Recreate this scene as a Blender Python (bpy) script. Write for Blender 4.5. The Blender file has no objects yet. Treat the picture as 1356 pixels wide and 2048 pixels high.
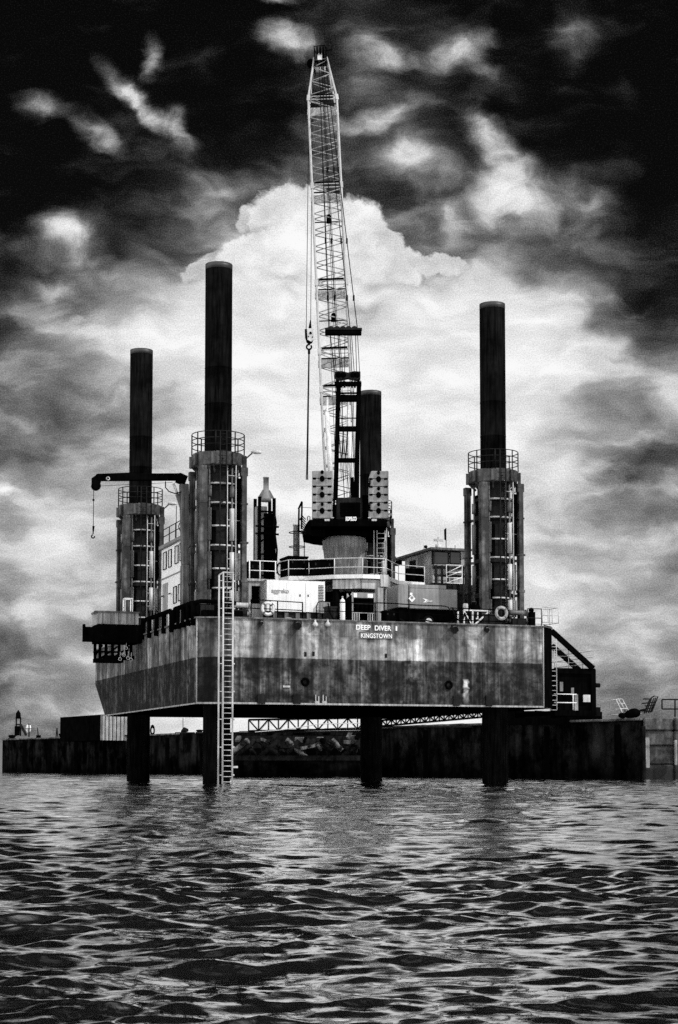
import bpy, math, random
import numpy as np
from mathutils import Vector, Matrix
random.seed(7)
sc = bpy.context.scene
COL = sc.collection

# ------------------------------------------------------------------ camera model
F, PITCH, HC = 3400.0, math.radians(4.0), 0.95
HORIZ = 1528.0
PP = HORIZ - F * math.tan(PITCH)
Fw = Vector((0, math.cos(PITCH), math.sin(PITCH)))
Up = Vector((0, -math.sin(PITCH), math.cos(PITCH)))
Rt = Vector((1, 0, 0))
CAM = Vector((0, 0, HC))
TH = math.radians(19.14)
C0 = Vector((-6.97, 84.69, 0))
BU = Vector((math.cos(TH), math.sin(TH), 0))      # across the barge
BV = Vector((-math.sin(TH), math.cos(TH), 0))     # along the barge, away

def ray(px, py):
    return Fw + Rt * ((px - 678) / F) + Up * ((PP - py) / F)
def toL(w):
    d = w - C0
    return Vector((d.dot(BU), d.dot(BV), w.z))
def Pv(px, py, v):                                 # barge-local point on the plane v = const
    r = ray(px, py)
    t = (v - (CAM - C0).dot(BV)) / r.dot(BV)
    return toL(CAM + r * t)
def Pu(px, py, u):
    r = ray(px, py)
    t = (u - (CAM - C0).dot(BU)) / r.dot(BU)
    return toL(CAM + r * t)
def PY(px, py, Y):
    r = ray(px, py)
    return CAM + r * (Y / r.y)

cd = bpy.data.cameras.new('camera'); cam = bpy.data.objects.new('camera', cd); COL.objects.link(cam)
cam.location = CAM; cam.rotation_euler = (math.pi / 2 + PITCH, 0, 0)
cd.sensor_width = 36; cd.lens = F * 36 / 2048; cd.shift_y = (PP - 1024) / 2048
cd.clip_start = 0.1; cd.clip_end = 20000
sc.camera = cam

# ------------------------------------------------------------------ materials
def newmat(name):
    m = bpy.data.materials.new(name); m.use_nodes = True
    nt = m.node_tree; nt.nodes.clear()
    o = nt.nodes.new('ShaderNodeOutputMaterial'); b = nt.nodes.new('ShaderNodeBsdfPrincipled')
    nt.links.new(b.outputs[0], o.inputs[0])
    return m, nt, b
class N:
    def __init__(s, nt): s.nt = nt
    def _in(s, sock, v):
        if isinstance(v, bpy.types.NodeSocket): s.nt.links.new(v, sock)
        elif v is not None: sock.default_value = v
    def math(s, op, a, b=None, c=None, clamp=False):
        n = s.nt.nodes.new('ShaderNodeMath'); n.operation = op; n.use_clamp = clamp
        s._in(n.inputs[0], a)
        if b is not None: s._in(n.inputs[1], b)
        if c is not None: s._in(n.inputs[2], c)
        return n.outputs[0]
    def vmath(s, op, a, b=None, out=0, scale=None):
        n = s.nt.nodes.new('ShaderNodeVectorMath'); n.operation = op
        s._in(n.inputs[0], a)
        if b is not None: s._in(n.inputs[1], b)
        if scale is not None: s._in(n.inputs['Scale'], scale)
        return n.outputs[out]
    def noise(s, vec, scale, detail=4, rough=.55, dist=0, color=False):
        n = s.nt.nodes.new('ShaderNodeTexNoise'); s._in(n.inputs['Vector'], vec)
        n.inputs['Scale'].default_value = scale; n.inputs['Detail'].default_value = detail
        n.inputs['Roughness'].default_value = rough; n.inputs['Distortion'].default_value = dist
        return n.outputs['Color' if color else 'Fac']
    def rng(s, v, a, b, c=0., d=1., smooth=False):
        n = s.nt.nodes.new('ShaderNodeMapRange')
        if smooth: n.interpolation_type = 'SMOOTHSTEP'
        s._in(n.inputs['Value'], v)
        for k, x in zip(('From Min', 'From Max', 'To Min', 'To Max'), (a, b, c, d)): s._in(n.inputs[k], x)
        return n.outputs[0]
    def comb(s, x, y, z):
        n = s.nt.nodes.new('ShaderNodeCombineXYZ')
        for i, v in enumerate((x, y, z)): s._in(n.inputs[i], v)
        return n.outputs[0]
    def sep(s, v):
        n = s.nt.nodes.new('ShaderNodeSeparateXYZ'); s._in(n.inputs[0], v); return n.outputs
    def mapping(s, v, loc=(0, 0, 0), rot=(0, 0, 0), scale=(1, 1, 1), typ='POINT'):
        n = s.nt.nodes.new('ShaderNodeMapping'); n.vector_type = typ; s._in(n.inputs[0], v)
        n.inputs['Location'].default_value = loc; n.inputs['Rotation'].default_value = rot
        n.inputs['Scale'].default_value = scale
        return n.outputs[0]
    def coord(s, name='Object'):
        n = s.nt.nodes.new('ShaderNodeTexCoord'); return n.outputs[name]
    def grey(s, v): return s.comb(v, v, v)
    def bump(s, h, strength, dist=.02):
        n = s.nt.nodes.new('ShaderNodeBump'); n.inputs['Strength'].default_value = strength
        n.inputs['Distance'].default_value = dist; s._in(n.inputs['Height'], h); return n.outputs[0]

MATS = {}
def mat(name, a, rough=.6, metal=0., var=.45, scale=1.3, streak=.35, bump=.25, spec=.4):
    m, nt, b = newmat(name); k = N(nt)
    co = k.coord()
    n1 = k.noise(co, scale, 6, .65)
    n2 = k.noise(k.mapping(co, scale=(5, 5, .35)), 1.6, 4, .6)
    f = k.math('MULTIPLY', k.rng(n1, .32, .68, 1 - var, 1 + var * .6), k.rng(n2, .35, .65, 1 - streak, 1 + streak * .5))
    k._in(b.inputs['Base Color'], k.grey(k.math('MULTIPLY', f, a)))
    b.inputs['Roughness'].default_value = rough; b.inputs['Metallic'].default_value = metal
    b.inputs['Specular IOR Level'].default_value = spec
    if bump: k._in(b.inputs['Normal'], k.bump(k.noise(co, scale * 6, 4, .6), bump, .02))
    MATS[name] = m
    return m
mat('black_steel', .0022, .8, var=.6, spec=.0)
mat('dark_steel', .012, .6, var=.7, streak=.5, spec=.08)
mat('mid_steel', .11, .55, var=.6, streak=.6)
mat('light_steel', .46, .5, var=.35, streak=.4)
mat('white_paint', .8, .5, var=.1, streak=.12, bump=.05)
mat('off_white', .62, .5, var=.2, streak=.25)
mat('boom_paint', .38, .45, var=.25, streak=.1, bump=0)
mat('rope', .006, .8, var=.2, bump=0, spec=.02)
mat('glass_dark', .012, .08, var=.1, streak=0, bump=0, spec=.6)
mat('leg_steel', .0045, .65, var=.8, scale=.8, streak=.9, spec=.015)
mat('leg_bare', .03, .5, var=.3)
mat('counterweight', .26, .6, var=.35, scale=2.2, streak=.25)
mat('grey_paint', .2, .5, var=.25, streak=.2, bump=.1)
mat('crate_paint', .3, .6, var=.3, streak=.45)
mat('rubber', .004, .9, var=.3, spec=.02)
mat('hill', .11, 1., var=.2, scale=.01, streak=0, bump=0)
mat('ink', .3, .6, var=.1, streak=0, bump=0)
mat('black_ink', .01, .6, var=.1, streak=0, bump=0)
mat('cope', .3, .8, var=.5)
mat('timber', .012, .85, var=.8, scale=1.0, spec=.02)

# tower steel: large rusty patches over grey paint
def tower_mat():
    m, nt, b = newmat('tower_steel'); k = N(nt); co = k.coord()
    p = k.noise(co, .75, 6, .7); q = k.noise(k.mapping(co, scale=(4, 4, .25)), 1.5, 5, .65)
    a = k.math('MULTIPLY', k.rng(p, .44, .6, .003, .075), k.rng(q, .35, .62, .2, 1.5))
    k._in(b.inputs['Base Color'], k.grey(a)); b.inputs['Roughness'].default_value = .5
    b.inputs['Specular IOR Level'].default_value = .4
    k._in(b.inputs['Normal'], k.bump(k.noise(co, 7, 4), .3, .02)); MATS['tower_steel'] = m
tower_mat()

# hull plating: light upper paint, dark lower paint, streaks, stains, plate seams, scrapes
def hx(px): return Pv(px, 1300, 0).x
RUNS = [(hx(520), 8.1, 3.6, .35, .45), (hx(590), 8.1, 2.6, .55, .35), (hx(905), 8.1, 2.9, .6, .35), (hx(972), 8.1, 2.2, .4, .45), (hx(545), 8.2, 2.2, .3, 1.12), (hx(612), 7.9, 2.6, .35, 1.16),
        (hx(690), 7.4, 2.4, .3, 1.22), (hx(742), 7.2, 1.3, .5, 1.12), (hx(832), 7.3, 2.3, .25, 1.12), (hx(932), 5.35, 1.4, .2, 1.6), (hx(640), 7.6, 1.9, .2, .5), (hx(1010), 7.8, 3.2, .5, 1.08),
        (hx(655), 5.9, 1.3, .5, 1.06), (hx(705), 5.5, 1.2, .45, 1.08), (hx(865), 6.9, 1.2, .4, 1.14), (hx(790), 6.2, 2.3, 1.3, .45), (hx(570), 6.3, .9, .8, .5), (hx(1060), 6.0, 1.2, .6, 1.03)]
def hull_mat():
    m, nt, b = newmat('hull_plating'); k = N(nt); co = k.coord(); s = k.sep(co)
    zz = s[2]
    wob = k.noise(co, 1.5, 3)
    line = k.rng(k.math('ADD', zz, k.math('MULTIPLY', k.math('ADD', wob, k.noise(co, 9.0, 4)), .08)), 6.37, 6.41)
    patch = k.noise(co, .55, 8, .66, .6); fine = k.noise(co, 2.6, 7, .68)
    st = k.noise(k.mapping(co, scale=(1.9, 1.9, .16)), 1.0, 6, .62)
    st2 = k.noise(k.mapping(co, scale=(.75, .75, .12), loc=(4, 2, 1)), 1.0, 4, .6)
    upper = k.math('MULTIPLY', k.rng(patch, .38, .58, .08, .33), k.rng(st, .42, .60, .45, 1.35))
    st3 = k.noise(k.mapping(co, scale=(7, 7, .22), loc=(1, 3, 0)), 1.0, 4, .6)
    upper = k.math('MULTIPLY', upper, k.rng(st3, .36, .5, .72, 1.05))
    upper = k.math('MULTIPLY', upper, k.rng(st2, .42, .60, .55, 1.35))
    upper = k.math('MULTIPLY', upper, k.rng(fine, .40, .60, .7, 1.2))
    lower = k.math('MULTIPLY', k.rng(patch, .44, .60, .010, .05), k.rng(st, .44, .62, .5, 1.9))
    lower = k.math('MULTIPLY', lower, k.rng(fine, .42, .60, .4, 1.6))
    lower = k.math('MULTIPLY', lower, k.rng(st3, .38, .60, .45, 1.45))
    # pale worn streaks running over the paint edge
    pale = k.rng(st2, .62, .72, 0, 1, True)
    lower = k.math('ADD', lower, k.math('MULTIPLY', pale, k.rng(fine, .42, .6, 0, .10)))
    v = k.math('ADD', k.math('MULTIPLY', upper, line), k.math('MULTIPLY', lower, k.math('SUBTRACT', 1., line)))
    # rust and salt runs below fittings: x, top z, length, half width, gain
    for (rx, rz, rl, rw, rg) in RUNS:
        dx = k.math('ABSOLUTE', k.math('SUBTRACT', k.math('ADD', s[0], k.math('MULTIPLY', k.math('SUBTRACT', wob, .5), .5)), rx))
        wx = k.rng(dx, rw, rw * .2, 0., 1., True)
        wz = k.math('MULTIPLY', k.rng(zz, rz + .08, rz - .05, 0., 1.), k.rng(zz, rz - rl, rz - rl * .2, 0., 1., True))
        wz = k.math('MULTIPLY', wz, k.rng(fine, .36, .6, .35, 1.)); wz = k.math('MULTIPLY', wz, k.rng(s[1], .3, .6, 1., 0.))
        g_ = k.math('MULTIPLY', wx, wz)
        if rg < 1: v = k.math('MULTIPLY', v, k.math('SUBTRACT', 1., k.math('MULTIPLY', g_, 1 - rg)))
        else: v = k.math('ADD', v, k.math('MULTIPLY', g_, rg - 1))
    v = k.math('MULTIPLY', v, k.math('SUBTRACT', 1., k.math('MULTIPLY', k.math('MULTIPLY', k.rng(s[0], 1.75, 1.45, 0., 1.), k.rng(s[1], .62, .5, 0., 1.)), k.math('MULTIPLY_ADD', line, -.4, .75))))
    wn_ = nt.nodes.new('ShaderNodeTexWhiteNoise'); wn_.noise_dimensions = '2D'
    pa = k.math('FLOOR', k.math('DIVIDE', k.math('ADD', s[0], s[1]), 2.4)); pz = k.math('FLOOR', k.math('DIVIDE', k.math('SUBTRACT', zz, 3.1), 2.2))
    nt.links.new(k.comb(pa, pz, 0.), wn_.inputs['Vector'])
    v = k.math('MULTIPLY', v, k.math('MULTIPLY_ADD', wn_.outputs['Value'], .34, .83))
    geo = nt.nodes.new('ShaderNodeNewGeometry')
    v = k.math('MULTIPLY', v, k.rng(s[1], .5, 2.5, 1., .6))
    v = k.math('MULTIPLY', v, k.rng(k.sep(geo.outputs['Normal'])[2], -.7, -.4, .015, 1.))  # underside blackened in its colour, standing in for shade beneath the hull
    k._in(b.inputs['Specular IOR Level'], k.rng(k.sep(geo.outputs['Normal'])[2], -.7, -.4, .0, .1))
    # plate seams
    for h in (5.3, 7.5):
        d = k.math('ABSOLUTE', k.math('SUBTRACT', zz, h))
        v = k.math('MULTIPLY', v, k.rng(d, 0.0, .03, .7, 1.))
    along = k.math('ADD', s[0], s[1])
    fr = k.math('ABSOLUTE', k.math('SUBTRACT', k.math('FRACT', k.math('DIVIDE', along, 2.4)), .5))
    v = k.math('MULTIPLY', v, k.rng(fr, .488, .5, 1., .78))
    k._in(b.inputs['Base Color'], k.grey(v)); b.inputs['Roughness'].default_value = .6
    # dished plating between frames
    dish = k.math('ADD', k.math('MULTIPLY', k.math('SINE', k.math('MULTIPLY', along, 2.618 * 2)), .12), k.math('MULTIPLY', k.noise(co, .8, 3), 1.6))
    k._in(b.inputs['Normal'], k.bump(k.math('ADD', dish, k.math('MULTIPLY', fine, .25)), .5, .03))
    MATS['hull_plating'] = m
hull_mat()

def quay_mat():
    m, nt, b = newmat('quay_concrete'); k = N(nt); co = k.coord(); s = k.sep(co)
    n = k.noise(co, .5, 7, .7); st = k.noise(k.mapping(co, scale=(1.2, 1.2, .2)), 1.0, 5, .6)
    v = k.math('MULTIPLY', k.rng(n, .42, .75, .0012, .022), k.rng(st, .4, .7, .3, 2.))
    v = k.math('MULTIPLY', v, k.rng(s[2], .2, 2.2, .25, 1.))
    k._in(b.inputs['Base Color'], k.grey(v)); b.inputs['Roughness'].default_value = .8
    b.inputs['Specular IOR Level'].default_value = .0
    k._in(b.inputs['Normal'], k.bump(n, .5, .1)); MATS['quay_concrete'] = m
    m, nt, b = newmat('quay_block'); k = N(nt); co = k.coord(); s = k.sep(co)
    n = k.noise(co, .9, 7, .7); st = k.noise(k.mapping(co, scale=(1.5, 1.5, .4)), 1.3, 5, .6)
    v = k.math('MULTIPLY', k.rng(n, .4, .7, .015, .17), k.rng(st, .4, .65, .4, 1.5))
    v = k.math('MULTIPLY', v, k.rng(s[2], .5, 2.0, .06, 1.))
    k._in(b.inputs['Base Color'], k.grey(v)); b.inputs['Roughness'].default_value = .85
    k._in(b.inputs['Normal'], k.bump(n, .6, .1)); MATS['quay_block'] = m
quay_mat()

# ------------------------------------------------------------------ mesh building
BASE = {}
class MB:
    def __init__(s): s.v = []; s.f = []; s.s = []
    def add(s, vs, fs, smooth=False):
        o = len(s.v); s.v += [Vector(p) for p in vs]
        for f in fs: s.f.append([o + i for i in f]); s.s.append(smooth)
        return s
    def box(s, a, b, M=None):
        x0, x1 = sorted((a[0], b[0])); y0, y1 = sorted((a[1], b[1])); z0, z1 = sorted((a[2], b[2]))
        vs = [Vector((x, y, z)) for x in (x0, x1) for y in (y0, y1) for z in (z0, z1)]
        if M: vs = [M @ p for p in vs]
        return s.add(vs, [(0, 1, 3, 2), (4, 6, 7, 5), (0, 4, 5, 1), (2, 3, 7, 6), (0, 2, 6, 4), (1, 5, 7, 3)])
    def bar(s, p0, p1, w, h=None, up=(0, 0, 1)):
        p0 = Vector(p0); p1 = Vector(p1); h = h or w; d = (p1 - p0).normalized(); up = Vector(up)
        if abs(d.dot(up)) > .98: up = Vector((0, 1, 0))
        x = d.cross(up).normalized(); y = x.cross(d)
        vs = [p + x * (i * w / 2) + y * (j * h / 2) for p in (p0, p1) for i, j in ((-1, -1), (1, -1), (1, 1), (-1, 1))]
        return s.add(vs, [(3, 2, 1, 0), (4, 5, 6, 7), (0, 1, 5, 4), (1, 2, 6, 5), (2, 3, 7, 6), (3, 0, 4, 7)])
    def sweep(s, pts, r, n=8, closed=False, caps=True):
        pts = [Vector(p) for p in pts]; m = len(pts); rings = []
        rr = r if isinstance(r, (list, tuple)) else [r] * m
        prev = None; vs = []
        for i, p in enumerate(pts):
            if closed: t = pts[(i + 1) % m] - pts[i - 1]
            else: t = pts[min(i + 1, m - 1)] - pts[max(i - 1, 0)]
            t = t.normalized() if t.length > 1e-9 else Vector((0, 0, 1))
            if prev is None:
                a = Vector((0, 0, 1)) if abs(t.z) < .9 else Vector((0, 1, 0))
                x = t.cross(a).normalized()
            else:
                x = (prev - t * prev.dot(t)).normalized()
            prev = x; y = t.cross(x)
            for k in range(n):
                q = 2 * math.pi * k / n
                vs.append(p + x * (rr[i] * math.cos(q)) + y * (rr[i] * math.sin(q)))
        fs = []
        for i in range(m if closed else m - 1):
            j = (i + 1) % m
            for k in range(n):
                l = (k + 1) % n; fs.append((i * n + k, i * n + l, j * n + l, j * n + k))
        s.add(vs, fs, n > 4)
        if caps and not closed:
            o = len(s.v) - len(vs)
            s.f.append([o + k for k in range(n)][::-1]); s.s.append(False)
            s.f.append([o + (m - 1) * n + k for k in range(n)]); s.s.append(False)
        return s
    def tube(s, p0, p1, r, r1=None, n=8): return s.sweep([p0, p1], [r, r if r1 is None else r1], n)
    def ring(s, c, R, r, n=24, m=6, axis='z', a0=0, a1=360):
        c = Vector(c); closed = abs(a1 - a0) >= 360; pts = []
        for i in range(n if closed else n + 1):
            q = math.radians(a0 + (a1 - a0) * i / n)
            if axis == 'z': pts.append(c + Vector((R * math.cos(q), R * math.sin(q), 0)))
            else: pts.append(c + Vector((R * math.cos(q), 0, R * math.sin(q))))
        return s.sweep(pts, r, m, closed)
    def lathe(s, c, prof, n=24, smooth=True):       # prof: list of (r, z)
        c = Vector(c); vs = []; fs = []
        for r, z in prof:
            for k in range(n):
                q = 2 * math.pi * (k + .5) / n; vs.append(c + Vector((r * math.cos(q), r * math.sin(q), z)))
        m = len(prof)
        for i in range(m - 1):
            for k in range(n):
                l = (k + 1) % n; fs.append((i * n + k, i * n + l, (i + 1) * n + l, (i + 1) * n + k))
        s.add(vs, fs, False)
        for i in range(len(fs)): 
            seg = i // n
            s.s[len(s.s) - len(fs) + i] = smooth
        o = len(s.v) - len(vs)
        s.f.append([o + k for k in range(n)][::-1]); s.s.append(False)
        s.f.append([o + (m - 1) * n + k for k in range(n)]); s.s.append(False)
        return s
    def prism(s, poly, z0, z1, poly2=None):
        n = len(poly); p2 = poly2 or poly
        vs = [(x, y, z0) for x, y in poly] + [(x, y, z1) for x, y in p2]
        return s.add(vs, [tuple(range(n))[::-1], tuple(range(n, 2 * n))] + [(i, (i + 1) % n, n + (i + 1) % n, n + i) for i in range(n)])
    def plate(s, pts, n):                            # flat polygon given thickness vector n
        n = Vector(n); m = len(pts); vs = [Vector(p) for p in pts] + [Vector(p) + n for p in pts]
        return s.add(vs, [tuple(range(m)), tuple(range(m, 2 * m))[::-1]] + [(i, m + i, m + (i + 1) % m, (i + 1) % m) for i in range(m)])
    def ball(s, c, r, n=10, sz=1.):
        return s.lathe(c, [(max(.001, r * math.sin(math.pi * i / n)), -r * sz * math.cos(math.pi * i / n)) for i in range(n + 1)], n + 4)
    def build(s, name, m, parent=None, bevel=0):
        me = bpy.data.meshes.new(name)
        base = BASE.get(parent.name, Vector()) if parent else Vector()
        me.from_pydata([tuple(p - base) for p in s.v], [], s.f)
        me.polygons.foreach_set('use_smooth', s.s)
        import bmesh
        bm = bmesh.new(); bm.from_mesh(me); bmesh.ops.recalc_face_normals(bm, faces=bm.faces); bm.to_mesh(me); bm.free()
        me.materials.append(MATS[m] if isinstance(m, str) else m)
        o = bpy.data.objects.new(name, me); COL.objects.link(o)
        if parent: o.parent = parent; BASE[o.name] = base
        if bevel:
            bv = o.modifiers.new('bevel', 'BEVEL'); bv.width = bevel; bv.segments = 1; bv.limit_method = 'ANGLE'
        return o

def thing(name, label, cat, base=(0, 0, 0), group=None, barge=True):
    o = bpy.data.objects.new(name, None); COL.objects.link(o); base = Vector(base)
    if barge:
        o.location = C0 + BU * base.x + BV * base.y + Vector((0, 0, base.z)); o.rotation_euler = (0, 0, TH)
    else: o.location = base
    BASE[o.name] = base
    o['label'] = label; o['category'] = cat
    if group: o['group'] = group
    o.empty_display_size = .2
    return o
def structure(o): o['kind'] = 'structure'; return o
def clone(o, off, parent=None, skip=()):
    c = o.copy(); COL.objects.link(c)
    if parent: c.parent = parent
    c.location = o.location + Vector(off)
    for ch in list(o.children):
        if ch.name.split('.')[0] in skip: continue
        d = ch.copy(); COL.objects.link(d); d.parent = c
        for g in list(ch.children):
            e = g.copy(); COL.objects.link(e); e.parent = d
    return c
def clone_thing(o, off_l, label):                    # off_l in barge-local metres
    c = clone(o, BU * off_l[0] + BV * off_l[1] + Vector((0, 0, off_l[2]))); c['label'] = label
    return c
def text(name, body, size, p, parent, m, frame='u', bold=0., depth=.012, width=None, shear=0):
    cu = bpy.data.curves.new(name, 'FONT'); cu.body = body; cu.size = size; cu.extrude = depth / 2; cu.offset = bold
    cu.shear = shear
    t = bpy.data.objects.new(name + '_tmp', cu); COL.objects.link(t)
    bpy.context.view_layer.update()
    me = bpy.data.meshes.new_from_object(t.evaluated_get(bpy.context.evaluated_depsgraph_get()))
    bpy.data.objects.remove(t)
    xs = [v.co.x for v in me.vertices]; w = max(xs) - min(xs); x0 = min(xs)
    k = (width / w) if width else 1
    base = BASE.get(parent.name, Vector()); p = Vector(p)
    for v in me.vertices:
        x, y, z = v.co
        v.co = p + Vector(((x - x0) * k, -z, y)) - base
    me.materials.clear(); me.materials.append(MATS[m])
    o = bpy.data.objects.new(name, me); COL.objects.link(o); o.parent = parent; BASE[o.name] = base
    return o
def railing(path, h, posts, rails=(1., .5), r=.025, mb=None, pr=None):
    mb = mb or MB(); path = [Vector(p) for p in path]
    for k in rails: mb.sweep([p + Vector((0, 0, h * k)) for p in path], r, 6)
    for p in posts: p = Vector(p); mb.tube(p, p + Vector((0, 0, h)), pr or r, n=6)
    return mb

# ------------------------------------------------------------------ sun and sky
sun_l = (BU * 1.1 - BV * 1.0 + Vector((0, 0, 1.3))).normalized()        # towards the sun
SUN_EL = math.asin(sun_l.z)
sd = bpy.data.lights.new('sun', 'SUN'); sd.energy = 3.6; sd.angle = math.radians(1.5); sd.color = (1, 1, 1)
so = bpy.data.objects.new('sun', sd); COL.objects.link(so)
so.rotation_euler = (-sun_l).to_track_quat('-Z', 'Y').to_euler()

# cloud chart: clouds named by direction (angular chart about an axis 4 degrees up), units of 1.7 degrees
GRID = [  # broad brightness of the sky by direction: rows 1.7 degrees apart from high up to the sea line
 '03 04 04 04 04 06 10 18 18 11 03 10 10 05',
 '04 04 06 07 06 08 14 20 22 20 11 10 10 05',
 '05 07 08 09 08 09 11 26 25 12 09 06 06 05',
 '05 07 10 14 14 13 16 26 28 20 19 13 08 05',
 '05 07 11 15 22 24 26 24 19 24 28 26 14 06',
 '10 22 22 24 34 62 76 66 40 32 34 32 24 08',
 '20 44 56 62 76 86 80 76 84 88 86 82 34 08',
 '27 48 69 82 91 94 90 90 86 85 90 90 66 33',
 '37 40 45 62 81 90 92 92 88 86 88 86 62 47',
 '33 46 41 62 79 80 86 92 88 85 86 76 50 37',
 '47 70 69 70 73 78 84 88 88 86 82 70 44 39',
 '63 72 68 68 73 78 84 86 86 84 80 70 64 51',
 '47 58 61 66 72 80 86 88 88 84 78 72 66 56',
 '39 48 55 62 72 82 88 90 88 84 78 66 58 50',
 '35 46 61 72 84 92 96 97 94 86 70 52 46 40',
 '37 48 65 78 86 94 98 99 96 86 68 50 44 38']
BLOBS = [  # x, y, rx, ry, rot, amplitude, inner radius, group (s = soft, c = crisp)
 (5.75, .9, .75, .34, 8, .46, .0, 's'), (7.8, 1.05, .95, .30, 6, .40, .1, 's'), (9.2, .95, .9, .36, -14, .40, .1, 's'), (9.6, 1.35, .5, .3, 20, .2, .1, 's'),
 (2.98, 1.05, .26, .5, 18, .42, .1, 's'), (2.4, 1.65, .75, .32, 52, .56, .1, 's'), (5.55, .02, .5, .14, 0, .45, .1, 's'),
 (3.0, 2.3, .8, .26, 45, .42, .1, 's'), (3.62, 2.7, .32, .6, -12, .46, .1, 's'), (.95, 2.15, .75, .36, 18, .36, .1, 's'),
 (1.95, 2.8, .65, .26, 32, .42, .1, 's'), (7.4, 2.35, 1.0, .3, -3, .36, .1, 's'), (7.3, 1.75, .8, .3, 0, .16, .1, 's'),
 (8.3, 3.4, .95, .66, 15, .40, .0, 's'), (8.2, 3.1, .5, .35, 0, .12, .0, 's'), (9.8, 2.8, 1.0, .42, 45, .50, .1, 's'), (10.3, 3.9, 1.0, .75, 50, .50, .1, 's'),
 (11.6, 4.2, 1.0, .8, 0, .22, .1, 's'), (9.1, 4.5, .4, .6, 0, .28, .1, 's'), (11.5, .7, .5, .9, 0, .16, .1, 's'),
 (4.4, 4.1, .8, .8, -30, .22, .1, 's'), (1.0, 5.7, .5, .25, 20, .3, .1, 's'), (12.1, 6.9, .6, .35, 0, .25, .1, 's'), (13.5, 7.9, .6, .5, 0, .25, .1, 's'), (.2, 9.65, .5, .16, 0, .3, .1, 's'),
 (7.2, 6.15, 1.1, .25, 18, -.22, .1, 's'), (5.8, 5.75, .5, .45, 0, -.14, .1, 's'), (12.3, 9.6, 1.2, .35, 8, -.16, .1, 's'),
 (5.75, 4.3, .92, .66, -12, .93, 0, 'c'), (5.1, 4.45, .48, .4, -20, .80, 0, 'c'), (7.05, 4.5, .72, .62, 12, .93, 0, 'c'), (6.4, 4.9, 1.3, .85, 0, .95, 0, 'c'), (6.15, 4.15, .6, .5, 0, .93, 0, 'c'),
 (8.0, 5.3, .85, .42, 10, .88, 0, 'c'), (8.85, 5.35, .7, .34, 8, .85, 0, 'c'), (4.55, 5.3, .8, .42, -10, .72, 0, 'c'), (7.6, 4.95, .55, .45, 20, .86, 0, 'c'),
 (1.5, 5.05, .8, .5, 0, .28, .1, 's'), (6.3, 5.0, 1.6, .8, 0, .3, .1, 's'), (5.6, 5.25, 1.5, .75, 0, .94, 0, 'c'), (7.3, 5.45, 1.3, .62, 5, .92, 0, 'c'), (4.2, 5.45, .7, .35, -14, .8, 0, 'c'), (1.3, 4.65, .62, .34, 8, .40, .0, 's'), (1.1, 4.6, .3, .2, 8, .14, .0, 's'),
]
w = bpy.data.worlds.new('World'); sc.world = w; w.use_nodes = True
nt = w.node_tree; nt.nodes.clear(); k = N(nt)
out = nt.nodes.new('ShaderNodeOutputWorld'); bg = nt.nodes.new('ShaderNodeBackground'); nt.links.new(bg.outputs[0], out.inputs[0])
dirv = k.coord('Generated')
fw = k.math('MAXIMUM', k.math('ABSOLUTE', k.vmath('DOT_PRODUCT', dirv, tuple(Fw), 1)), .12)
upc = k.vmath('DOT_PRODUCT', dirv, tuple(Up), 1)
sx = k.math('MULTIPLY_ADD', k.math('DIVIDE', k.sep(dirv)[0], fw), F / 100, 6.78)
sy = k.math('MULTIPLY_ADD', k.math('DIVIDE', upc, fw), -F / 100, PP / 100)
front = k.rng(k.vmath('DOT_PRODUCT', dirv, tuple(Fw), 1), .80, .91, 0, 1, True)
P0 = k.comb(sx, sy, 0.)
def warp(P, scale, amt, det, sc_=(1, 1.3, 1)):
    c = k.noise(k.mapping(P, scale=sc_), scale, det, .58, color=True)
    return k.vmath('ADD', P, k.vmath('MULTIPLY', k.vmath('SUBTRACT', c, (.5, .5, .5)), (amt, amt, 0)))
Pw = warp(P0, .5, .9, 2)
Ps = warp(warp(Pw, 1.2, .6, 4), 3.6, .10, 5)
Pg = warp(Pw, .8, .8, 4)
Pc = warp(warp(warp(P0, 1.1, .3, 2), 2.6, .34, 6), 8., .16, 6)
gx = k.math('DIVIDE', k.sep(Pg)[0], 13.0); gy = k.sep(Pg)[1]
gyc = k.math('MINIMUM', k.math('MAXIMUM', gy, 0.), 15.)
tot_g = None
for i, row in enumerate(GRID):
    vals = [int(x_) / 100 for x_ in row.split()]
    cr_ = nt.nodes.new('ShaderNodeValToRGB'); e_ = cr_.color_ramp; e_.interpolation = 'B_SPLINE'
    e_.elements[0].position = 0; e_.elements[1].position = 1
    for j_ in range(1, 13): e_.elements.new(j_ / 13)
    for el, vv in zip(e_.elements, vals): el.color = (vv, vv, vv, 1)
    nt.links.new(gx, cr_.inputs[0])
    wgt = k.rng(k.math('ABSOLUTE', k.math('SUBTRACT', gyc, float(i))), 0., 1., 1., 0., True)
    t_ = k.math('MULTIPLY', cr_.outputs[0], wgt)
    tot_g = t_ if tot_g is None else k.math('ADD', tot_g, t_)
tot = {'s': None, 'c': None}
for (cx, cy, rx, ry, rot, amp, inner, g) in BLOBS:
    P = Ps if g == 's' else Pc
    q = k.mapping(P, loc=(cx, cy, 0), rot=(0, 0, math.radians(rot)), scale=(rx, ry, 1), typ='TEXTURE')
    d = k.vmath('LENGTH', q, out=1)
    if g == 's': val = k.rng(d, 1.25, inner, 0., amp, True)
    else: val = k.math('MULTIPLY', k.rng(d, 1.12, .80, 0., amp, True), k.rng(k.sep(q)[1], .15, 1.0, 1., 0., True))
    a = tot[g]
    tot[g] = val if a is None else k.math('ADD' if g == 's' else 'MAXIMUM', a, val)
fb1 = k.noise(k.mapping(Pg, scale=(.6, 1.35, 1)), .95, 6, .5)
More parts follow.
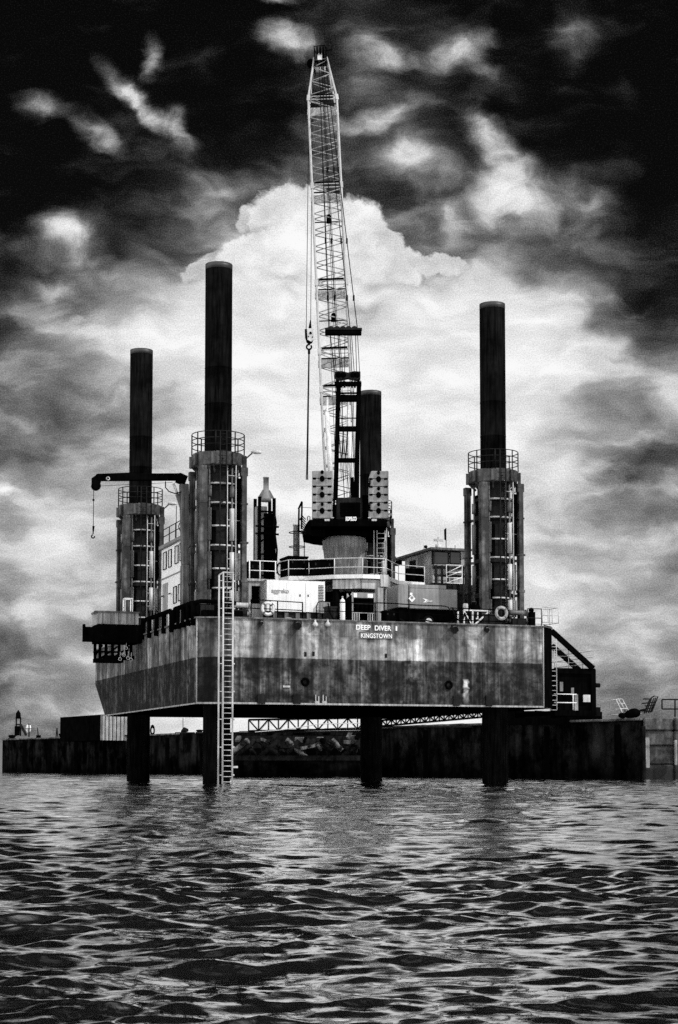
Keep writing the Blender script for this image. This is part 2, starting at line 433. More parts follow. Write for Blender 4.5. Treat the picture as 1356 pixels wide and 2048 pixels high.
fb2 = k.noise(k.mapping(P0, scale=(.35, 1.0, 1), rot=(0, 0, .12)), 1.4, 5, .55)
wisp = k.noise(k.mapping(Ps, scale=(1, 1, 1)), 1.8, 5, .52)
lum = k.math('ADD', tot_g, k.math('MULTIPLY', tot['s'], k.rng(wisp, .35, .62, .65, 1.2)))
lum = k.math('ADD', lum, k.math('MULTIPLY', k.rng(fb1, .45, .7, 0., .10, True), k.rng(tot_g, .0, .25, .5, 1.)))
mid = k.math('MULTIPLY_ADD', lum, k.math('SUBTRACT', 1.4, lum), .03)           # texture is strongest in the half tones
soft = k.math('ADD', lum, k.math('MULTIPLY', k.math('SUBTRACT', fb1, .5), k.math('MULTIPLY_ADD', mid, 1.15, .03)))
soft = k.math('ADD', soft, k.math('MULTIPLY', k.math('SUBTRACT', fb2, .5), k.math('MULTIPLY_ADD', mid, .8, .04)))
soft = k.math('MULTIPLY_ADD', soft, 1.25, -.075)
soft = k.math('MINIMUM', soft, k.math('MULTIPLY_ADD', soft, .5, .40))
crisp = k.math('MULTIPLY', tot['c'], k.rng(k.noise(Pc, 1.6, 6, .55), .3, .7, .86, 1.06))
# Nishita sky gives the clear part, seen through a deep red filter
sk = nt.nodes.new('ShaderNodeTexSky'); sk.sky_type = 'NISHITA'; sk.sun_disc = False
sk.sun_elevation = SUN_EL; sk.sun_rotation = math.atan2(sun_l.x, sun_l.y)
sky_r = k.math('MULTIPLY', k.sep(sk.outputs[0])[0], .0015)
L = k.math('SMOOTH_MAX', k.math('MAXIMUM', soft, .02), crisp, .08)
# grain of the plate
gr = nt.nodes.new('ShaderNodeTexWhiteNoise'); gr.noise_dimensions = '2D'
nt.links.new(k.vmath('FLOOR', k.vmath('SCALE', P0, scale=55.0)), gr.inputs['Vector'])
gn = k.noise(P0, 40.0, 1, .8)
L = k.math('ADD', L, k.math('MULTIPLY', k.math('SUBTRACT', gn, .5), .42))
L = k.math('MINIMUM', k.math('MAXIMUM', L, .012), .98)
Lf = k.math('POWER', L, 2.2)
up_ = k.sep(dirv)[2]
clouds = k.noise(k.mapping(dirv, scale=(1, 1, 2.5)), 2.2, 6, .6)
side = k.rng(k.vmath('DOT_PRODUCT', dirv, (-.72, -.69, 0.), 1), -.22, .26, 0., 1., True)
side = k.math('MULTIPLY', side, k.rng(k.sep(dirv)[1], .62, .2, 0., 1., True))
rest_a = k.rng(clouds, .40, .62, 1.0, 2.2)
cl2 = k.noise(k.mapping(dirv, scale=(1, 1, 1.6)), 4.5, 6, .6)
rest_b = k.rng(cl2, .52, .62, .006, .16, True)
rest = k.math('ADD', k.math('MULTIPLY', rest_a, side), k.math('MULTIPLY', rest_b, k.math('SUBTRACT', 1., side)))
mixv = k.math('ADD', k.math('MULTIPLY', Lf, front), k.math('MULTIPLY', rest, k.math('SUBTRACT', 1., front)))
hi = k.rng(sy, -9, 0., .25, 1., True)                      # thinner cloud overhead
mixv = k.math('ADD', mixv, sky_r)
k._in(bg.inputs['Color'], k.grey(mixv)); bg.inputs['Strength'].default_value = 1.0
w.cycles.sampling_method = 'NONE'

# ------------------------------------------------------------------ water
def make_water():
    rs = np.random.RandomState(3)
    ds = [4.3]
    while ds[-1] < 420: ds.append(ds[-1] * 1.0042)
    while ds[-1] < 9000: ds.append(ds[-1] * 1.06)
    d = np.array(ds); nc = 820
    t = np.linspace(-1, 1, nc)
    X = d[:, None] * (.235 * t)[None, :] + (7 * np.abs(t) ** 5 * np.sign(t))[None, :] * np.minimum(1, d / 6)[:, None] + (d[:, None] * .25 * t[None, :] ** 7)
    Y = np.repeat(d[:, None], nc, 1)
    dy = np.gradient(d); 
    Z = np.zeros_like(X); DX = np.zeros_like(X); DY = np.zeros_like(X)
    patch = np.zeros_like(X)
    for i in range(7):
        a = rs.uniform(0, 6.28); l = rs.uniform(5, 26); patch += np.sin((X * np.cos(a) * .6 + Y * np.sin(a)) * 6.283 / l + rs.uniform(0, 6.28))
    patch = np.clip(1 + .16 * patch / 1.5, .6, 1.4) * np.clip(1.08 - .004 * Y, .9, 1.1)
    for i in range(110):
        lam = .11 * (34 ** (i / 109.0))                     # 0.16 .. 4.8 m
        lam *= rs.uniform(.9, 1.1)
        a = math.radians(-98 + rs.normal(0, 34))           # crests run roughly across the view
        kx, ky = math.cos(a) * 6.2832 / lam, math.sin(a) * 6.2832 / lam
        slope = .042 if lam < .34 else (.028 if lam < .8 else (.019 if lam < 2.4 else .003))
        amp = slope * lam / 6.2832
        ph = kx * X + ky * Y + rs.uniform(0, 6.28)
        ph = ph + 1.1 * np.sin(.23 * X / lam + rs.uniform(0, 6)) + .6 * np.sin(.31 * Y / lam + rs.uniform(0, 6))
        att = np.clip((lam / (2.2 * dy) - 1), 0, 1)[:, None]
        c = np.cos(ph)
        Z += amp * att * patch * (2 * ((c + 1) / 2) ** 1.6 - 1)
        sn = np.sin(ph) * amp * att * patch * 1.25
        DX -= sn * math.cos(a); DY -= sn * math.sin(a)
    V = np.stack([X + DX, Y + DY, Z], -1).reshape(-1, 3)
    nr = len(d)
    idx = np.arange(nr * nc).reshape(nr, nc)
    Fq = np.stack([idx[:-1, :-1], idx[:-1, 1:], idx[1:, 1:], idx[1:, :-1]], -1).reshape(-1, 4)
    me = bpy.data.meshes.new('water')
    me.vertices.add(len(V)); me.vertices.foreach_set('co', V.ravel().astype(np.float32))
    me.loops.add(Fq.size); me.loops.foreach_set('vertex_index', Fq.ravel().astype(np.int32))
    me.polygons.add(len(Fq)); me.polygons.foreach_set('loop_start', np.arange(0, Fq.size, 4, dtype=np.int32))
    me.polygons.foreach_set('loop_total', np.full(len(Fq), 4, dtype=np.int32))
    me.polygons.foreach_set('use_smooth', np.ones(len(Fq), dtype=bool))
    me.update(calc_edges=True)
    o = bpy.data.objects.new('water', me); COL.objects.link(o)
    m, nt, b = newmat('sea_water'); k = N(nt)
    co = k.coord()
    nt.nodes.remove(b)
    gl = nt.nodes.new('ShaderNodeBsdfGlossy'); gl.inputs['Roughness'].default_value = .03; gl.inputs['Color'].default_value = (1, 1, 1, 1)
    df = nt.nodes.new('ShaderNodeBsdfDiffuse'); df.inputs['Color'].default_value = (.006, .006, .006, 1)
    fz = nt.nodes.new('ShaderNodeFresnel'); fz.inputs['IOR'].default_value = 2.3
    mx = nt.nodes.new('ShaderNodeMixShader'); k._in(mx.inputs[0], k.math('MULTIPLY', fz.outputs[0], 1.6, clamp=True)); nt.links.new(df.outputs[0], mx.inputs[1]); nt.links.new(gl.outputs[0], mx.inputs[2])
    nt.links.new(mx.outputs[0], [n_ for n_ in nt.nodes if n_.type == 'OUTPUT_MATERIAL'][0].inputs[0])
    n1 = k.noise(k.mapping(co, scale=(.8, 1, 1)), 9.0, 5, .6, .6)
    n2 = k.noise(k.mapping(co, scale=(.5, 1, 1)), 2.6, 3, .5, .2)
    n3 = k.noise(k.mapping(co, scale=(.5, 1, 1)), .5, 3, .6, .3)
    yy = k.sep(co)[1]
    far = k.rng(yy, 14, 90, .35, .8)
    h = k.math('ADD', k.math('MULTIPLY', n1, .003), k.math('MULTIPLY', k.math('MULTIPLY', n2, .045), far))
    h = k.math('ADD', h, k.math('MULTIPLY', k.math('MULTIPLY', n3, .12), k.rng(yy, 30, 110, 0., 1.)))
    bn = k.bump(h, 1.0, 1.0)
    for sk_ in (gl, df, fz): nt.links.new(bn, sk_.inputs['Normal'])
    me.materials.append(m); structure(o)
    # open sea outside the detailed fan, a little lower
    mb = MB(); mb.add([(-9000, -9000, -.5), (9000, -9000, -.5), (9000, 12000, -.5), (-9000, 12000, -.5)], [(0, 1, 2, 3)])
    s = mb.build('sea', m); structure(s)
make_water()

# far hills behind the pier
mb = MB()
hp = []
hx = [(-260, 1520), (-160, 1490), (-60, 1480), (0, 1474), (30, 1470), (55, 1474), (75, 1467), (90, 1470), (110, 1478), (160, 1486), (300, 1496), (500, 1506), (900, 1512), (1500, 1508), (1700, 1518)]
pts = [PY(x, y, 2600.) for x, y in hx]
n = len(pts); vs = []
for p in pts: vs += [Vector((p.x, p.y, -3)), Vector((p.x, p.y + 60, p.z * .75)), Vector((p.x, p.y + 190, p.z * 1.07)), Vector((p.x, p.y + 500, 0))]
fs = [(i * 4 + j, (i + 1) * 4 + j, (i + 1) * 4 + j + 1, i * 4 + j + 1) for i in range(n - 1) for j in range(3)]
mb.add(vs, fs, True); structure(mb.build('hills', 'hill'))

# ------------------------------------------------------------------ the jack-up barge
ZB, ZT, ZD = 3.95, 8.28, 8.28
WB, V0 = 19.9, 29.0
vm = Pu(185, 1340, 0).y; vb = Pu(204, 1438, 0).y
barge = thing('jackup_barge', 'rusty jack-up barge with two-tone hull standing on tall tubular legs above the water', 'barge', (0, 0, 0))
def plan(V): return [(0, .55), (1.55, 0), (18.98, 0), (19.9, .95), (19.9, V - 1), (18.9, V), (1, V), (0, V - 1)]
mb = MB(); pb = plan(vb); pm = plan(vm); n = 8
vs = [(x, y, ZB) for x, y in pb] + [(x, y, 6.1) for x, y in pm] + [(x, y, ZT) for x, y in pm]
fs = [tuple(range(n))[::-1], tuple(range(16, 24))] + [(r * 8 + i, r * 8 + (i + 1) % n, r * 8 + 8 + (i + 1) % n, r * 8 + 8 + i) for r in (0, 1) for i in range(n)]
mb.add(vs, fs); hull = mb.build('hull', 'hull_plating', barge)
# deck edge plate, and pale seam bars painting in highlights along bottom and corners
mb = MB()
pm2 = plan(vm)
def off(p, d):
    cx, cy = 9.9, vm / 2
    return (p[0] + (d if p[0] > cx else -d), p[1] + (d if p[1] > cy else -d))
loop = [Vector((*off(p, .03), ZT + .03)) for p in pm2]
for i in range(8): mb.bar(loop[i], loop[(i + 1) % 8], .12, .07)
mb.build('deck_edge_plate', 'mid_steel', hull)
mb = MB()
for (a, b_) in (((-.02, .53), (1.55, -.02)), ((1.55, -.02), (18.98, -.02))): mb.bar((*a, ZB + .05), (*b_, ZB + .05), .05, .09)
mb.tube((0, .53, ZB), (0, .53, ZT), .035, n=6); mb.tube((18.96, -.01, ZB), (18.96, -.01, ZT), .045, n=6)
mb.bar((-.02, .6, ZB + .04), (-.02, vb - 1, ZB + .04), .04, .07)
mb.build('edge_highlight', 'crate_paint', hull)
# draught marks, anodes, pads and scars on the transom
def tp(px, py, v=-.02): return Pv(px, py, v)
for (px, py) in ((610, 1364), (897, 1370)):
    c = tp(px, py); mb = MB(); mb.ring((c.x, -.07, c.z), .17, .065, 16, 6, 'y'); mb.build('towing_ring', 'black_steel', barge)
MB().plate([(19.0, -.005, ZB + .02), (19.91, .94, ZB + .02), (19.91, .94, ZT + .12), (19.0, -.005, ZT + .12)], (.02, -.02, 0)).build('quarter_plate', 'black_steel', barge)  # thin black plate added over the starboard corner facet
for (px, py, w_, h_) in ((522, 1398, 15, 20), (593, 1398, 15, 20), (912, 1402, 13, 20), (977, 1402, 13, 22)):
    a = tp(px - w_ / 2, py - h_ / 2); b_ = tp(px + w_ / 2, py + h_ / 2)
    MB().box((a.x, -.12, a.z), (b_.x, .01, b_.z)).build('rubbing_pad', 'dark_steel', barge, .02)
for (px, py, w_, h_, mt) in ((573, 1373, 14, 4, 'light_steel'), (634, 1405, 9, 6, 'crate_paint'), (649, 1405, 9, 6, 'crate_paint')):
    a = tp(px - w_ / 2, py - h_ / 2); b_ = tp(px + w_ / 2, py + h_ / 2)
    mb = MB().box((a.x, -.05, a.z), (b_.x, .01, b_.z))
    if h_ == 6: mb.bar((a.x + .04, -.04, a.z), (a.x + .04, -.04, a.z + .32), .05); mb.bar((b_.x - .04, -.04, a.z), (b_.x - .04, -.04, a.z + .24), .05)
    mb.build('anode', mt, barge)
for (px, py) in ((611, 1308), (627, 1307), (772, 1311)):
    a = tp(px, py); MB().box((a.x - .06, -.03, a.z - .12), (a.x + .06, .01, a.z + .1)).build('drain_cover', 'dark_steel', barge)
mb = MB()                                            # overboard outlet with a salt-bleached run below it
a = tp(932, 1376); mb.lathe((a.x, -.03, a.z), [(.16, -.05), (.2, 0), (.05, .05)], 12); mb.build('discharge_outlet', 'crate_paint', barge)
# slanting fairlead fenders hanging over the deck edge
for (px, py, k_) in ((525, 1246, .55), (596, 1252, 1.), (910, 1260, 1.), (976, 1260, .7)):
    a = Pv(px, py, -.3); mb = MB()
    mb.tube((a.x + .12 * k_, .1, a.z + .18 * k_), (a.x - .05 * k_, -.42 * k_, a.z - .02), .22 * k_, .2 * k_, 14)
    fo = mb.build('fairlead_pipe', 'dark_steel', barge)
    MB().ring((a.x - .05 * k_, -.43 * k_, a.z - .02), .19 * k_, .03, 16, 6, 'y', -60, 120).build('rim', 'mid_steel', fo)
for px in (630, 655):
    a = Pv(px, 1249, -.1)
    mb = MB(); mb.lathe((a.x, -.14, a.z - .12), [(.02, 0), (.13, .03), (.15, .12), (.1, .22), (.05, .26), (.05, .36)], 12)
    lo = mb.build('deck_light', 'light_steel', barge)
    MB().box((a.x - .05, -.1, a.z + .2), (a.x + .05, .02, a.z + .3)).build('bracket', 'mid_steel', lo)
# name
a = Pv(712, 1259, -.03); b_ = Pv(783, 1260, -.03); c_ = Pv(711, 1249.5, -.03)
def fit(name, body, x0, x1, yb, yt, m, parent, v=-.02, bold=.012, capk=.70):
    p = Pv(x0, yb, v); q = Pv(x1, yb, v); t_ = Pv(x0, yt, v)
    return text(name, body, (t_.z - p.z) / capk, p, parent, m, bold=bold, width=q.x - p.x)
fit('name_lettering', 'DEEP', 712, 741, 1259, 1249.5, 'white_paint', barge, bold=.008)
fit('name_lettering', 'DIVER', 749.5, 782.5, 1260.5, 1251, 'white_paint', barge, bold=.008)
a = Pv(793, 1261.5, -.02); t_ = Pv(793, 1252.5, -.02)
MB().box((a.x - .05, -.03, a.z), (a.x + .04, -.002, t_.z)).build('name_lettering', 'white_paint', barge)
a = Pv(719, 1276.5, -.02); b_ = Pv(785, 1265, -.02)
board = MB().box((a.x, -.05, a.z), (b_.x, .0, b_.z)).build('name_board', 'mid_steel', barge)
fit('lettering', 'KINGSTOWN', 722, 784, 1275.2, 1266.4, 'white_paint', board, v=-.058, bold=.003)
# welded outline of an old hatch patch and edge box
a = Pv(541, 1253, -.02); b_ = Pv(551, 1255, -.02)
# port side heavy pipe rails along the deck edge
def tube_path(pts, r): return MB().sweep(pts, r, 10)
for (v0, v1) in ((.9, 5.0), (5.6, 12.6)):
    z = ZT
    pts = [(-.1, v1, z - .25), (-.1, v1, z + .55), (-.1, v1 - .25, z + .8), (-.1, v0 + .25, z + .8), (-.1, v0, z + .6), (-.1, v0, z - .35)]
    mb = tube_path(pts, .13)
    nn = 4
    for i in range(1, nn):
        vv = v0 + (v1 - v0) * i / nn; mb.tube((-.1, vv, z + .8), (-.1, vv, z - .3), .14, n=8)
    mb.build('fender_rail', 'black_steel', barge)
mb = MB(); mb.box((-.05, .9, ZT + .0), (1.5, 1.2, ZT + .75)); mb.box((.3, .5, ZT), (2.4, .9, ZT + .42))
mb.sweep([(-.1, 1.4, ZT + .8), (.2, .5, ZT + .85), (1.2, .1, ZT + .8), (1.9, .05, ZT + .75)], .12, 8)
mb.build('corner_fairlead', 'black_steel', barge, .03)
# transverse pipes beside the corner towers
for (x0, x1, ys, v) in ((462, 499, (1211, 1228), .9), (1012, 1052, (1226, 1243), 1.0)):
    for i, y in enumerate(ys):
        a = Pv(x0, y, v); b_ = Pv(x1, y, v)
        mb = MB().tube((a.x, v, b_.z), (b_.x, v, b_.z), .14 if i == 0 else .12, n=12); mb.ring((b_.x - .1, v, b_.z), .01, .01, 4, 3, 'y')
        mb.tube((b_.x - .05, v, b_.z), (b_.x + .05, v, b_.z), .18, n=12)
        mb.build('deck_pipe', 'light_steel' if x0 < 600 else 'mid_steel', barge)

# ---- legs
LEGP = {'FL': (1.5, 2.2), 'FR': (17.1, 2.2), 'RL': (1.5, 20.7), 'RR': (16.75, 20.7)}
TOPY = {'FL': (434, 530), 'FR': (985, 609), 'RL': (283, 701), 'RR': (741, 784)}
def wY(u, v): return (C0 + BU * u + BV * v).y
for key, (u, v) in LEGP.items():
    w_ = C0 + BU * u + BV * v
    zt = PY(*TOPY[key], w_.y).z
    mb = MB(); r = .705
    prof = [(r, -4)]
    z = 11.0
    seams = [zt - 5.5, zt - 7.4, zt - 13]
    for s_ in sorted(seams): prof += [(r, s_ - .03), (r + .012, s_ - .02), (r + .012, s_ + .02), (r, s_ + .03)]
    prof += [(r, zt - .3)]
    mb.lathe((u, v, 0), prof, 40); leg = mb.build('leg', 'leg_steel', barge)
    MB().lathe((u, v, 0), [(r + .004, zt - .3), (r + .004, zt), (r - .05, zt), (r - .05, zt - .2)], 40).build('leg_rim', 'leg_bare', leg)

# ---- jacking towers
def jack_tower():
    u, v = LEGP['FL']; c = (u, v, 0)
    mb = MB()
    prof = [(1.12, ZD), (1.12, ZD + .5), (.86, ZD + .55), (.86, 9.9), (1.06, 9.95), (1.1, 10.15), (.9, 10.25), (.9, 10.95), (1.04, 11.0), (1.04, 11.12), (.9, 11.2), (.9, 11.8),
            (1.08, 11.85), (1.08, 12.05), (.88, 12.1), (.88, 14.1), (1.05, 14.2), (1.05, 14.42), (.88, 14.5), (.88, 15.2), (1.02, 15.25), (1.02, 15.4), (.88, 15.45), (.88, 16.3)]
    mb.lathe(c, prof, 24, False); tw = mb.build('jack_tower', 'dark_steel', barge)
    mb = MB()
    for (a, b_) in ((-1.08, -1.08), (-1.08, 1.08), (1.08, -1.08), (1.08, 1.08)):
        p = MB(); x, y = u + a, v + b_
        wp_ = .21 if (a < 0 and b_ < 0) else .13; p.box((x - wp_, y - .19, ZD), (x + wp_, y + .19, 15.95)); p.box((x - .19, y - .16, 15.7), (x + .19, y + .16, 16.15))
        p.box((x - .2, y - .22, ZD), (x + .2, y + .22, ZD + .25))
        p.box((x - .22, y - .2, 12.2), (x + .22, y + .2, 12.3)); p.box((x - .18, y - .205, 10.2), (x + .18, y + .205, 10.35)); p.box((x - .18, y - .205, 14.2), (x + .18, y + .205, 14.3))
        sx_ = 1 if a > 0 else -1; sy_ = 1 if b_ > 0 else -1
        for z in (10.05, 11.95, 14.3): p.bar((x - .1 * sx_, y - .1 * sy_, z), (u + .62 * sx_, v + .62 * sy_, z), .1, .14)
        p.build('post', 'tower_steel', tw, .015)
    # side shells between the posts
    for (x0, y0, x1, y1, z0, z1) in ((u - .8, v - .98, u - .45, v - .9, 9.4, 11.8), (u - .82, v - .95, u - .35, v - .88, 12.2, 13.9), (u + .7, v - 1.0, u + .95, v - .9, 12.2, 15.6), (u - .98, v - .5, u - .9, v + .5, 9.2, 15.6)):
        MB().box((x0, y0, z0), (x1, y1, z1)).build('side_plate', 'black_steel', tw)
    # collar at the top with brackets
    mb = MB(); mb.lathe(c, [(1.32, 16.2), (1.38, 16.24), (1.38, 16.9), (1.25, 16.95), (.78, 16.95), (.78, 16.2)], 12, False)
    col = mb.build('collar', 'tower_steel', tw, .02)
    for q in range(0, 360, 45):
        mb = MB(); qq = math.radians(q + 20); mb.bar((u + 1.2 * math.cos(qq), v + 1.2 * math.sin(qq), 16.55), (u + 1.5 * math.cos(qq), v + 1.5 * math.sin(qq), 16.55), .2, .6)
        mb.bar((u + .95 * math.cos(qq), v + .95 * math.sin(qq), 15.9), (u + 1.35 * math.cos(qq), v + 1.35 * math.sin(qq), 16.3), .08, .12)
        mb.build('bracket', 'tower_steel', tw, .01)
    # guard rail crown
    mb = MB()
    for z, a1 in ((17.3, 360), (17.62, 360), (17.96, 360)): mb.ring((u, v, z), 1.36, .024, 40, 6)
    for q in range(0, 360, 45):
        qq = math.radians(q + 25); x, y = u + 1.36 * math.cos(qq), v + 1.36 * math.sin(qq); mb.tube((x, y, 16.9), (x, y, 17.98), .035, n=6)
    mb.build('guard_rail', 'dark_steel', tw)
    # jacking cylinders, pale chromed rods
    for (a, b_) in ((.48, -1.02), (.86, -.72), (-.72, -1.0), (-1.02, .3), (1.04, .2)):
        x, y = u + a, v + b_
        for (z0, z1) in ((8.9, 9.8), (10.35, 11.75), (12.35, 14.0), (14.6, 15.15)):
            cy = MB().tube((x, y, z0), (x, y, z1), .13, n=12).build('jack_cylinder', 'mid_steel' if a < 0 or z0 > 14 else 'light_steel', tw)
        r_ = MB().tube((x, y, 8.6), (x, y, 16.2), .055, n=8).build('jack_rod', 'mid_steel', tw)
    for z in (9.9, 10.9, 12.1, 13.1, 14.3, 15.3):
        MB().ring((u, v, z), 1.08, .05, 16, 6, 'z', 230, 350).build('hose_loop', 'light_steel', tw)
    # pipe runs
    mb = MB()
    for a, b_ in ((.2, -1.14), (.66, -1.12), (1.0, -.95)): mb.tube((u + a, v + b_, 8.6), (u + a, v + b_, 16.3), .028, n=6)
    for z in (10.6, 11.4, 13.4, 15.7): mb.tube((u + .2, v - 1.15, z), (u + 1.0, v - .96, z), .024, n=6)
    mb.build('pipework', 'light_steel', tw)
    # ladder up the tower
    lu, lv = u - .12, v - 1.52; mb = MB()
    for s_ in (-.17, .17): mb.bar((lu + s_, lv, 8.6), (lu + s_, lv, 17.9), .05, .07)
    z = 8.8
    while z < 17.8: mb.tube((lu - .17, lv, z), (lu + .17, lv, z), .016, n=5); z += .28
    for z in (9.5, 11.8, 14.3, 16.5): mb.bar((lu, lv, z), (lu, v - 1.0, z), .05)
    mb.build('ladder', 'dark_steel', tw)
    # flood lamp on a short arm
    mb = MB(); mb.tube((u + 1.2, v - .6, 16.6), (u + 1.62, v - .75, 17.0), .04, n=6); mb.build('lamp_arm', 'mid_steel', tw)
    lx, ly = u + 1.85, v - .8
    mb = MB(); mb.ball((0, 0, 0), .13); mb.v = [Vector((lx + p.x * 2.3, ly + p.y * 1.2, 17.06 + p.z * .85)) for p in mb.v]; mb.build('lamp_head', 'light_steel', tw)
    MB().box((u + .4, v - 1.5, ZD), (u + 1.2, v - 1.15, ZD + .5)).build('valve_box', 'dark_steel', tw, .02); MB().box((u - 1.25, v - 1.35, ZD), (u - .5, v - 1.1, ZD + .7)).build('valve_box', 'dark_steel', tw, .02)
    return tw
tw0 = jack_tower()
for key in ('FR', 'RL', 'RR'):
    clone(tw0, (LEGP[key][0] - 1.5, LEGP[key][1] - 2.2, 0), barge, ('lamp_arm', 'lamp_head') if key != 'RL' else ())

# ---- port landing platform hung off the side
pv0 = 13.4; zt_ = Pv(230, 1226, pv0).z
xl = Pv(181, 1240, pv0).x
pl = MB(); a = Pv(184, 1247, pv0 - .3); a.x = Pv(184, 1247, pv0 + 1.7).x; b_ = Pv(282, 1286, pv0 - .3)
pl.box((a.x, pv0 - .3, b_.z), (.0, pv0 + 1.7, a.z)); q = Pv(168, 1253, pv0 - .3); q2 = Pv(186, 1283, pv0 - .3)
pl.box((q.x, pv0 - .25, q2.z), (a.x + .05, pv0 + .2, q.z)); pl.box((q.x - .04, pv0 - .25, q.z - .1), (q.x + .1, pv0, q.z + .15))
plat = pl.build('side_platform', 'black_steel', barge, .02)
mb = MB()
for x in (190, 200, 212, 225, 238, 254, 262):
    t_ = Pv(x, 1286, pv0 + .4); e_ = Pv(x, 1318, pv0 + .4); mb.bar((t_.x, pv0 + .4, t_.z), (e_.x, pv0 + .4, e_.z), .16, .1)
for (x0, x1, y) in ((189, 244, 1321), (209, 266, 1315), (189, 240, 1303)):
    t_ = Pv(x0, y, pv0 + .3); e_ = Pv(x1, y, pv0 + .3); hh = .22 if y > 1310 else .06
    mb.box((t_.x, pv0 - .1, t_.z - hh / 2), (e_.x, pv0 + .8, t_.z + hh / 2))
for (x0, y0, x1, y1) in ((202, 1316, 240, 1290), (225, 1316, 262, 1292), (192, 1309, 205, 1290)):
    t_ = Pv(x0, y0, pv0 + .5); e_ = Pv(x1, y1, pv0 + .5); mb.bar((t_.x, pv0 + .5, t_.z), (e_.x, pv0 + .5, e_.z), .1)
mb.build('step_frame', 'black_steel', plat)
mb = MB()
for (x, y) in ((252, 1296), (256, 1316), (248, 1310), (262, 1319), (240, 1318)):
    t_ = Pv(x, y, pv0 - .2); mb.ring((t_.x, pv0 - .2, t_.z), .09, .02, 10, 5, 'y'); mb.tube((t_.x, pv0 - .2, t_.z), (t_.x + .03, pv0 - .2, t_.z + .4), .02, n=5)
mb.build('mooring_chain', 'light_steel', plat)

# ---- starboard access frame hung off the side
sv = 3.2
a = Pv(1109, 1337, sv); b_ = Pv(1190, 1432, sv); x0, x1, zt2, zb2 = a.x, b_.x, a.z, b_.z
mb = MB(); D = 5.0
for x in (x0 + .08, x1 - .12):
    for y in (sv, sv + D): mb.box((x - .14, y - .12, zb2), (x + .14, y + .12, zt2))
for z in (zb2 + .15, zt2 - .12):
    for y in (sv, sv + D): mb.box((x0, y - .1, z - .15), (x1, y + .1, z + .15))
    for x in (x0 + .05, x1 - .1): mb.box((x - .08, sv, z - .12), (x + .08, sv + D, z + .12))
fr_ = mb.build('landing_frame', 'black_steel', barge)
mb = MB(); W_ = x1 - x0; H_ = zt2 - zb2
cols = [0, .14, .23, .31, .42, .50, .60, .76, .90, 1.]
holes = {(1, .52, .72), (3, .0, .0), (4, .44, .60), (5, .05, .46), (7, .30, .46)}
for i in range(len(cols) - 1):
    xa, xb = x0 + W_ * cols[i], x0 + W_ * cols[i + 1]
    hl = [h for h in holes if h[0] == i and h[2] > 0]
    z = zb2 + .1
    for h in sorted(hl): mb.box((xa, sv + .05, z), (xb, sv + .1, zb2 + H_ * h[1])); z = zb2 + H_ * h[2]
    mb.box((xa, sv + .05, z), (xb, sv + .1, zt2 - .1))
mb.build('screen_plate', 'black_steel', fr_)
for (xa, ya, xb, yb, vv) in ((1103, 1262, 1186, 1337, sv - .1), (1104, 1292, 1158, 1340, sv + 3)):
    p = Pv(xa, ya, vv); q = Pv(xb, yb, vv); MB().bar(p, q, .2, .28).build('diagonal_brace', 'black_steel', fr_)
mb = MB(); zz = [zt2 + .0]
pth = [(x0 - .1, sv + D, zt2), (x0 - .1, sv, zt2), (x1, sv, zt2), (x1, sv + D, zt2)]
railing(pth, 1.05, [(x0 + W_ * t_, sv, zt2) for t_ in (.0, .35, .7, 1)] + [(x0 + W_ * t_, sv + D, zt2) for t_ in (.0, .4, .8, 1)], (1., .66, .33), .022, mb)
mb.sweep([(x0 - .1, sv + D, zt2 + 1.05), (x1, sv + D, zt2 + 1.05)], .022, 6)
mb.build('hand_rail', 'light_steel', fr_)
mb = MB(); lx = Pv(1102, 1300, sv - .3).x
p = Pv(1106, 1278, sv - .4); q = Pv(1106, 1420, sv - .4)
for s_ in (-.2, .2): mb.tube((p.x + s_, sv - .4, q.z), (p.x + s_, sv - .4, p.z), .03, n=6)
z = q.z
while z < p.z: mb.tube((p.x - .2, sv - .4, z), (p.x + .2, sv - .4, z), .018, n=5); z += .27
mb.build('ladder', 'light_steel', fr_)
mb = MB(); 
for y in (1388, 1405):
    p = Pv(1108, y, sv - .3); q = Pv(1153, y, sv - .3); mb.tube((p.x, sv - .3, p.z), (q.x, sv - .3, p.z), .03, n=6)
p = Pv(1146, 1388, sv - .3); q = Pv(1146, 1420, sv - .3); mb.tube((p.x, sv - .3, p.z), (p.x, sv - .3, q.z), .03, n=6)
mb.build('hand_rail', 'white_paint', fr_)
p = Pv(1172, 1397, sv - .02); MB().box((p.x - .22, sv - .06, p.z - .2), (p.x + .22, sv - .12, p.z + .2)).build('notice_plate', 'light_steel', fr_)
mb = MB(); mb.box((x1, sv - .1, zb2), (x1 + .3, sv + .5, zb2 + .5)); mb.build('rubber_fender', 'rubber', fr_); MB().tube((x1, sv, zt2 - .9), (x1 + .3, sv, zt2 - .9), .13, n=10).build('roller', 'rubber', fr_)
